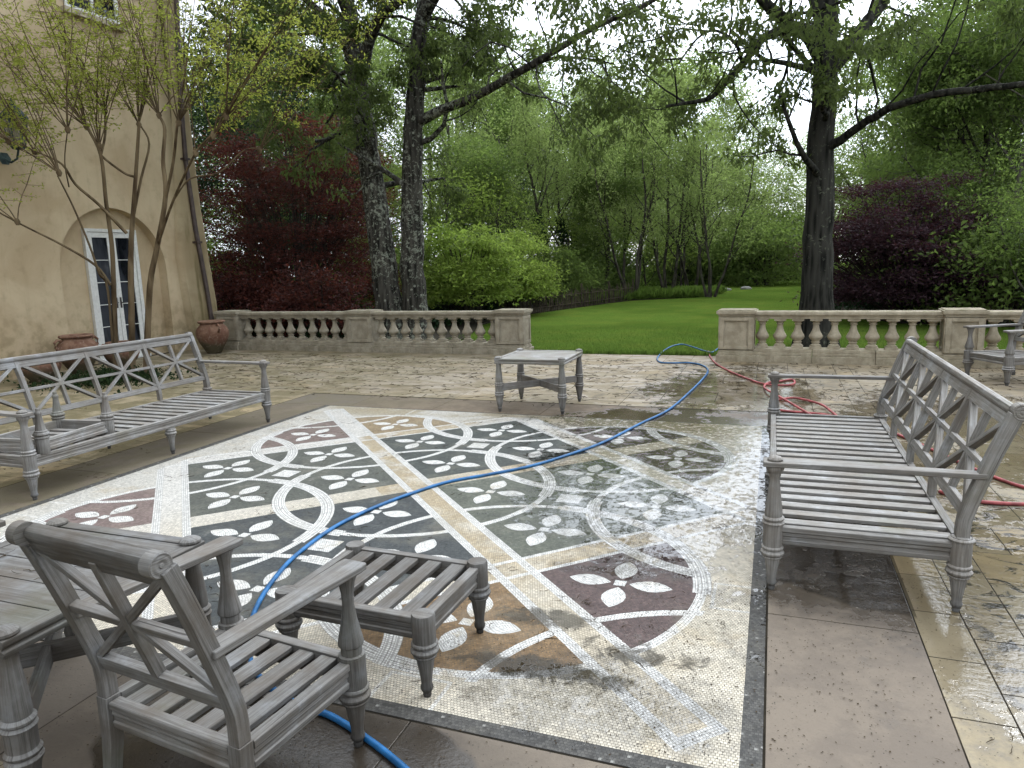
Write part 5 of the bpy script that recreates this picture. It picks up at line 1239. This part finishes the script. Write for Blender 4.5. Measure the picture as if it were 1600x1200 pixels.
# ---- fallen catkins and twigs --------------------------------------
rng = np.random.default_rng(77); ch = []
def litter(n, fx, Lr, z=.004):
    for i in range(n):
        x, y = fx(); L = rng.uniform(*Lr); a = rng.uniform(0, 2*PI); P = [np.array([x, y, z])]
        for k in range(4): a += rng.normal(0, .7); P.append(P[-1]+np.array([math.cos(a), math.sin(a), 0])*L/4+np.array([0, 0, rng.uniform(-.001, .002)]))
        w_ = rng.uniform(.4, 1.)*(1.6 if y > 7.4 else .8); ch.append((P, [.0012*w_, .0022*w_, .0024*w_, .0016*w_, .0006*w_]))
def blocked(x, y): return y > 11.4 and (x < -4 or x > -.9)
def f_far():
    while True:
        x, y = rng.uniform(-10.5, 3.5), 7.6+3.9*rng.beta(1.3, 1.1)
        if not blocked(x, y): return x, y
litter(2600, f_far, (.04, .15))
for cx_, cy_, n_ in [(rng.uniform(-5, 0), rng.uniform(2.2, 7.1), rng.integers(2, 9)) for _ in range(70)]+[(rng.uniform(.65, 3), rng.uniform(2.3, 7), rng.integers(2, 9)) for _ in range(60)]+[(rng.uniform(-9, -5.2), rng.uniform(3, 7.6), rng.integers(3, 9)) for _ in range(60)]+[(rng.normal(-.6, .4), rng.normal(3.9, .7), rng.integers(2, 8)) for _ in range(30)]:
    litter(int(n_), lambda: (cx_+rng.normal(0, .07), cy_+rng.normal(0, .05)), (.025, .085))
for i in range(9):                       # a few on the seats and tabletops
    x, y = rng.uniform(-2.8, -2.2), rng.uniform(1.4, 1.95); litter(2, lambda: (x+rng.normal(0, .03), y+rng.normal(0, .03)), (.03, .09), .6)
V_, F_ = tubes(ch, 4)
tag(npmesh('fallen_catkins', V_, F_, TWIG), 'brown fallen catkins and twigs scattered over the terrace', 'litter', kind='stuff')
P = []
for n_, cx_, cy_, sx_, sy_ in ((1500, -.45, 3.2, .45, .8), (900, .9, 3.0, .7, .8), (260, .3, 2.6, .25, .6), (900, 1.3, 4.6, .6, 1.0), (700, -2.5, 4.6, 1.4, 1.4), (2500, -1.5, 9.6, 3.2, 1.1), (1500, -7.5, 9.0, 1.6, 1.2), (600, -1.6, 1.7, .6, .2), (900, -6.5, 5.2, .7, 1.4)):
    P.append(np.stack([rng.normal(cx_, sx_, n_), rng.normal(cy_, sy_, n_), np.full(n_, .003)], 1))
P = np.concatenate(P); P = P[(P[:, 1] < 11.3) & (P[:, 0] > -11.4)]
D = rng.normal(0, 1, P.shape); D[:, 2] = 0
V_, F_ = leaves(rng, P, D, .0095, 1, .0, 0, .6, .97); V_[:, 2] = .0035+np.abs(V_[:, 2]-.003)*.6
tag(npmesh('leaf_crumbs', V_, F_, TWIG), 'dark crumbs of rotted leaves sprinkled over the wet paving', 'litter', kind='stuff')

# ---- blades along the terrace edge and over the near lawn ----------
n_ = 42000; P = np.stack([rng.uniform(-7.5, 6.5, n_), 12.13+5.5*rng.beta(1.0, 1.7, n_), np.full(n_, -.055)], 1)
P = P[(P[:, 0] > -6.9) | (P[:, 1] < 12.9)]
V_, F_ = leaves(rng, P, np.tile([0, 0, 3.], (len(P), 1)), .055, 1, .0, -2.2, .1)
tag(npmesh('grass_blades', V_, F_, L_GRASS), 'short mown grass blades along the terrace edge and the near lawn', 'grass', kind='stuff')
P = np.stack([np.concatenate([rng.uniform(-4.1, -.85, 700), rng.uniform(-.3, 2.3, 500), rng.uniform(-10.4, -4.7, 600)]), np.concatenate([rng.normal(12.15, .02, 700), rng.normal(11.93, .05, 500), rng.normal(12.28, .05, 600)]), np.full(1800, -.03)], 1)
V_, F_ = leaves(rng, P, np.tile([0, 0, 3.], (len(P), 1)), .1, 3, .015, -1.8, .1)
tag(npmesh('grass_tufts', V_, F_, L_GRASS), 'longer unmown grass tufts along the stone edge of the terrace', 'grass', kind='stuff')

# ---- haze volume added to pale the distance, standing in for lens veil -------------------------------------------------------
HZ = bpy.data.materials.new('veil_haze'); HZ.use_nodes = True; ht = HZ.node_tree; ht.nodes.clear()
ho = ht.nodes.new('ShaderNodeOutputMaterial'); hv = ht.nodes.new('ShaderNodeVolumePrincipled')
hv.inputs['Color'].default_value = (.86, .93, .95, 1); hv.inputs['Density'].default_value = 0.0085; hv.inputs['Anisotropy'].default_value = 0.3
ht.links.new(hv.outputs[0], ho.inputs['Volume'])
mb = MB(); mb.box(-91, 91, -31, 131, -1.7, 27)
tag(mb.build('haze', HZ, smooth=0), 'thin haze volume added to veil and soften the far garden', 'haze', kind='stuff')
